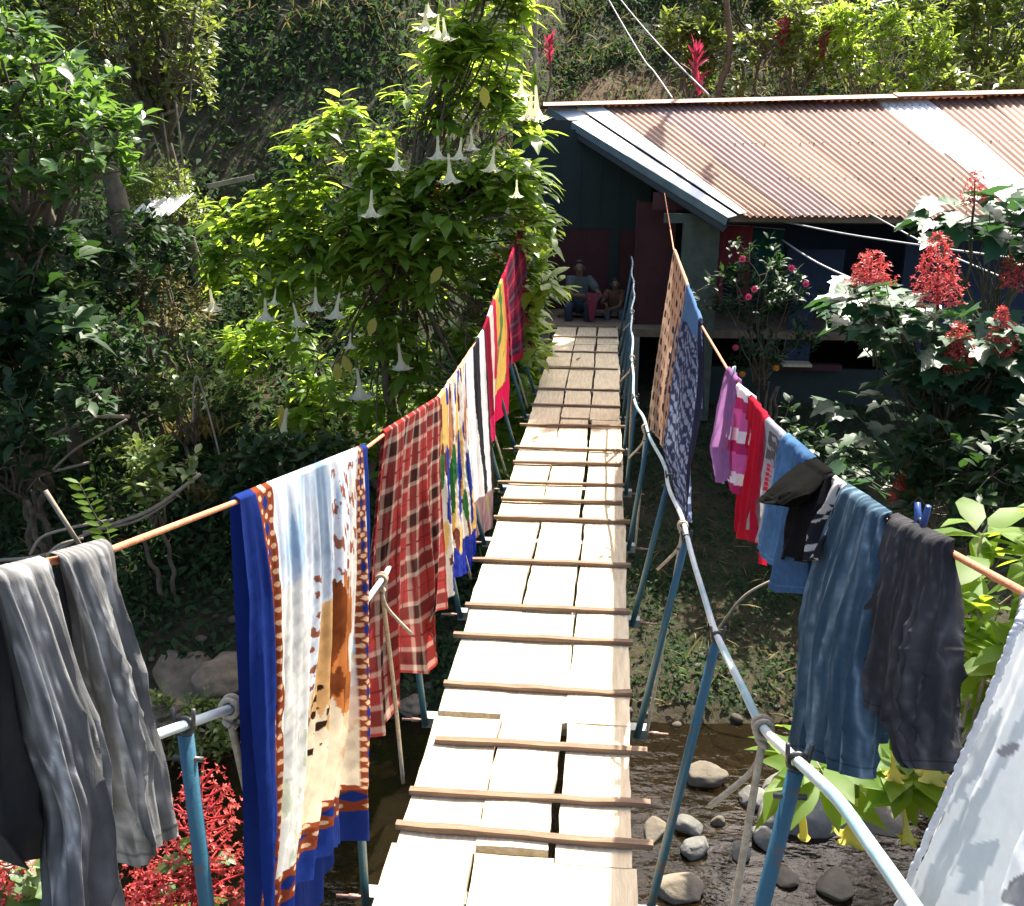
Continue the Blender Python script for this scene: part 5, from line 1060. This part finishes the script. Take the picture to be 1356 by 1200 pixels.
# sapling, sticks, bare trunk, odd bits on the left slope
c = P(148, 728, Y=7.6); tp_ = P(105, 640, Y=7.5); g_ = ground(c[0], 7.6)
t = thing('sapling', 'yellow green sapling lit by the sun above the grey trousers', 'plant', (c[0], 7.6, g_))
MB().add(*tube(spline([(c[0], 7.6, g_ - .1), c, (c + tp_) / 2, tp_], 12), np.linspace(.012, .004, 12), 6)).build('stem', M['stem'], t)
q = np.array([c + (tp_ - c) * s for s in np.repeat(np.linspace(.15, 1, 9), 2)]); d = np.array([[(-1) ** i * .9, -.1, .45] for i in range(18)]) + r.normal(size=(18, 3)) * .12
mb = MB(); put_leaves(mb, q, d, r.normal(size=(18, 3)) * .2 + [0, -.6, 1], .15, .065, .15, r.uniform(.4, 1, 18), T_LEAF); mb.build('foliage', M['leaf_near'], t)
for (pts, Y, rad, lab) in [
    ([(32, 595), (85, 570), (130, 553), (172, 552)], 8.8, .022, 'longest pale bare branch arching over the brush pile'),
    ([(70, 622), (100, 595), (135, 575), (168, 556)], 8.7, .014, 'thin bare branch under the arching pale one'),
    ([(0, 742), (60, 735), (120, 705), (200, 675), (265, 628)], 8.2, .02, 'bare branch rising to the right through the brush pile'),
    ([(40, 735), (55, 712), (90, 700), (150, 688)], 8.1, .016, 'curved bare branch low in the brush pile'),
    ([(62, 738), (78, 722), (110, 713)], 7.9, .015, 'short bright curved branch just above the grey trousers'),
    ([(110, 705), (180, 690), (230, 660)], 8.3, .016, 'grey bare branch behind the yellow green sapling'),
    ([(20, 640), (70, 625), (120, 612)], 8.8, .014, 'dim bare branch in the shade left of the sapling'),
    ([(60, 650), (112, 732)], 6.2, .018, 'straight pale stake leaning above the grey trousers'),
    ([(178, 160), (200, 158), (232, 146)], 12.6, .02, 'short pale branch across the thin stems at upper left'),
    ([(215, 150), (228, 240)], 12.4, .012, 'left thin bare stem above the yellowish bush'), ([(232, 128), (244, 232)], 12.4, .013, 'pale thin bare stem above the yellowish bush'), ([(202, 175), (222, 232)], 12.5, .008, 'thinnest bare stem above the yellowish bush'),
    ([(950, 835), (985, 790), (1030, 765)], 8.9, .014, 'bare stick on the far bank under the light blue shorts'),
    ([(255, 560), (262, 500), (300, 640)], 9.2, .010, 'thin hanging vine stem left of the lowest trumpet flowers')]:
    p3 = [P(u, v, Y=Y + .05 * i) for i, (u, v) in enumerate(pts)]
    o = MB().add(*tube(spline(p3, 20) if len(p3) > 2 else p3, rad, 7)).build('branch', M['stick']); tag(o, lab, 'branch', 'bare branches on the left slope' if pts[0][0] < 500 else None)
p3 = [P(125, 190, Y=11.6), P(148, 235, Y=11.5), P(162, 300, Y=11.4), P(170, 345, Y=11.4)]; tag(MB().add(*tube(spline(p3, 16), np.linspace(.10, .16, 16), 10)).build('dead_trunk', M['bark']), 'leaning dead trunk beside the yellowish bush at upper left', 'trunk')
p3 = [P(712, -40, Y=19), P(712, 10, Y=18.8), P(709, 40, Y=18.6)]; p3.append(np.array([p3[-1][0], 18.6, ground(p3[-1][0], 18.6) - .1])); tag(MB().add(*tube(spline(p3, 16), .04, 8)).build('thin_trunk', M['stick']), 'thin pale bare trunk on the slope above the left roof corner', 'trunk')
a, b_ = P(275, 247, Y=12.2), P(336, 234, Y=12.4); V, f = box(0, np.linalg.norm(b_ - a), -.06, .06, -.03, .03); e = unit(b_ - a); n_ = unit(np.cross([0, 0, 1.0], e)); V = a + V[:, :1] * e + V[:, 1:2] * n_ + V[:, 2:] * np.cross(e, n_)
tag(MB().add(V, f).build('plank', M['stick'], smooth=False), 'grey weathered plank sticking out left of the trumpet tree', 'board')
A, Bv = np.meshgrid(np.linspace(0, 1, 28), np.linspace(0, 1, 4)); c0, c1 = P(165, 292, Y=11.4), P(230, 283, Y=11.6)
q = c0 + (c1 - c0) * A[..., None] + np.array([.05, .55, .22]) * Bv[..., None] + np.array([0, 0, .02]) * np.sin(A * 40)[..., None]; tag(MB().add(q.reshape(-1, 3), grid_faces(4, 28)).build('metal_sheet', M['zinc']), 'small pale corrugated metal sheet lying on the left slope', 'metal sheet')

# tree behind the house: unseen crown placed and shaped to shade the bridge end
cl = [(np.array([2.36 + r.uniform(-.62, .62), 17.3 + r.uniform(-2.05, 1.35), 9 + r.uniform(-.3, .6)]), .6) for _ in range(56)]
crown_plant('shade_tree', 'tall tree behind the house, unseen crown placed to shade the end of the bridge', 'tree', (2.5, 21.8, ground(2.5, 21.8)), cl, r, None, 'leaf_dark', 18, 8, .28, .55, .075, (2.4, 19.4, 8.0), wig=.03)

# ------------------------------------------------------------------ undergrowth on the banks and the hillside
r = np.random.default_rng(61)
def cover(n, xr, yr, L, fn=None, bias=(0, -.25, 1)):
    x = r.uniform(*xr, n); y = r.uniform(*yr, n)
    d_ = sn(np.stack([x, y], 1), 1.7, 71) * .5 + .5 + .3 * sn(np.stack([x, y], 1), 4.5, 72); keep = r.uniform(0, 1, n) < np.clip(d_ * 1.25, .30, 1)
    if fn is not None: keep &= fn(x, y)
    x, y = x[keep], y[keep]; m = len(x); z = H(x, y); hgt = L * r.exponential(1.0, m) * 1.3 * np.clip(d_[keep], .3, 1.2)
    return np.stack([x, y, z + hgt], 1), m
fp = lambda x, y: ((((x - .8) / 1.7) ** 2 + ((y - 24.0) / 1.3) ** 2 > 1) | (r.uniform(0, 1, len(x)) < .3)) & ~((x > -1.5) & (x < 13) & (y > 13.9) & (y < 19.3))
def addcover(mb, n, xr, yr, L, fn=None, tpl=T_SMALL, tmul=1):
    p_, m = cover(n, xr, yr, L, fn); ll = L * r.uniform(.5, 1.5, m); patch = np.clip(.5 + .5 * sn(p_ * np.array([1, 1, .3]), .8, 81), 0, 1)
    put_leaves(mb, p_, r.normal(size=(m, 3)) + [0, -.3, .6 * (tpl is T_BLADE)], r.normal(size=(m, 3)) * .6 + [0, -.25, 1], ll, ll * (.07 if tpl is T_BLADE else .55), r.uniform(0, .5, m), np.clip(patch * r.uniform(.2, 1.2, m), .02, 1) * tmul, tpl)
mb = MB(); addcover(mb, 230000, (-13, 14), (14, 31), .13, fp); addcover(mb, 70000, (-11, -1), (8.3, 14), .11); addcover(mb, 62000, (-1, 12), (8.5, 14.4), .065); addcover(mb, 5000, (-6, 8), (-1.5, 3.4), .10, lambda x, y: (np.abs(x) > 1.1))
tag(mb.build('undergrowth', M['cover']), 'low dark undergrowth covering the banks and the hillside', 'undergrowth', kind='stuff')
mb = MB(); addcover(mb, 26000, (-13, 14), (17, 27), .30, fp, T_BLADE); addcover(mb, 5000, (-11, 10), (8.3, 13.5), .18, None, T_BLADE)
tag(mb.build('dry_grass', M['leaf_dry']), 'scattered dry grass on the banks and the hillside', 'grass', kind='stuff')
NG = 1500; pc = r.uniform(0, 1, NG); x = np.where(pc < .3, r.uniform(-7, 9, NG), r.uniform(.3, 4.2, NG)); y = np.where(pc < .25, r.uniform(7.5, 9.2, NG), r.uniform(4.6, 7.9, NG)); mb = MB()
for a_, b2, s in zip(x, y, r.uniform(.02, .07, NG) ** 1.0):
    V, f = blob((0, 0, 0), s, s * .8, s * .55, int(a_ * 100) % 97, 8, 6, .2); mb.add(rotz(V, a_ * 9) + [a_, b2, ground(a_, b2) + s * .2], f)
tag(mb.build('gravel', M['pebble']), 'small stones along the water line of the stream', 'gravel', kind='stuff')

for (u, v, sz, lab) in [(703, 583, .10, 'curled dry leaf lying on a left plank near the shade edge'), (762, 477, .09, 'pale dry leaf on the shaded middle plank'), (792, 740, .05, 'small dry twig leaf on the right plank in the sun')]:
    c = P(u, v, Z=.012); mb = MB(); put_leaves(mb, c[None], [[.6, .5, .12]], [[.1, -.2, 1]], sz, sz * .5, -.15, .6, T_LEAF); tag(mb.build('fallen_leaf', M['leaf_dry']), lab, 'leaf', 'dry leaves on the deck')
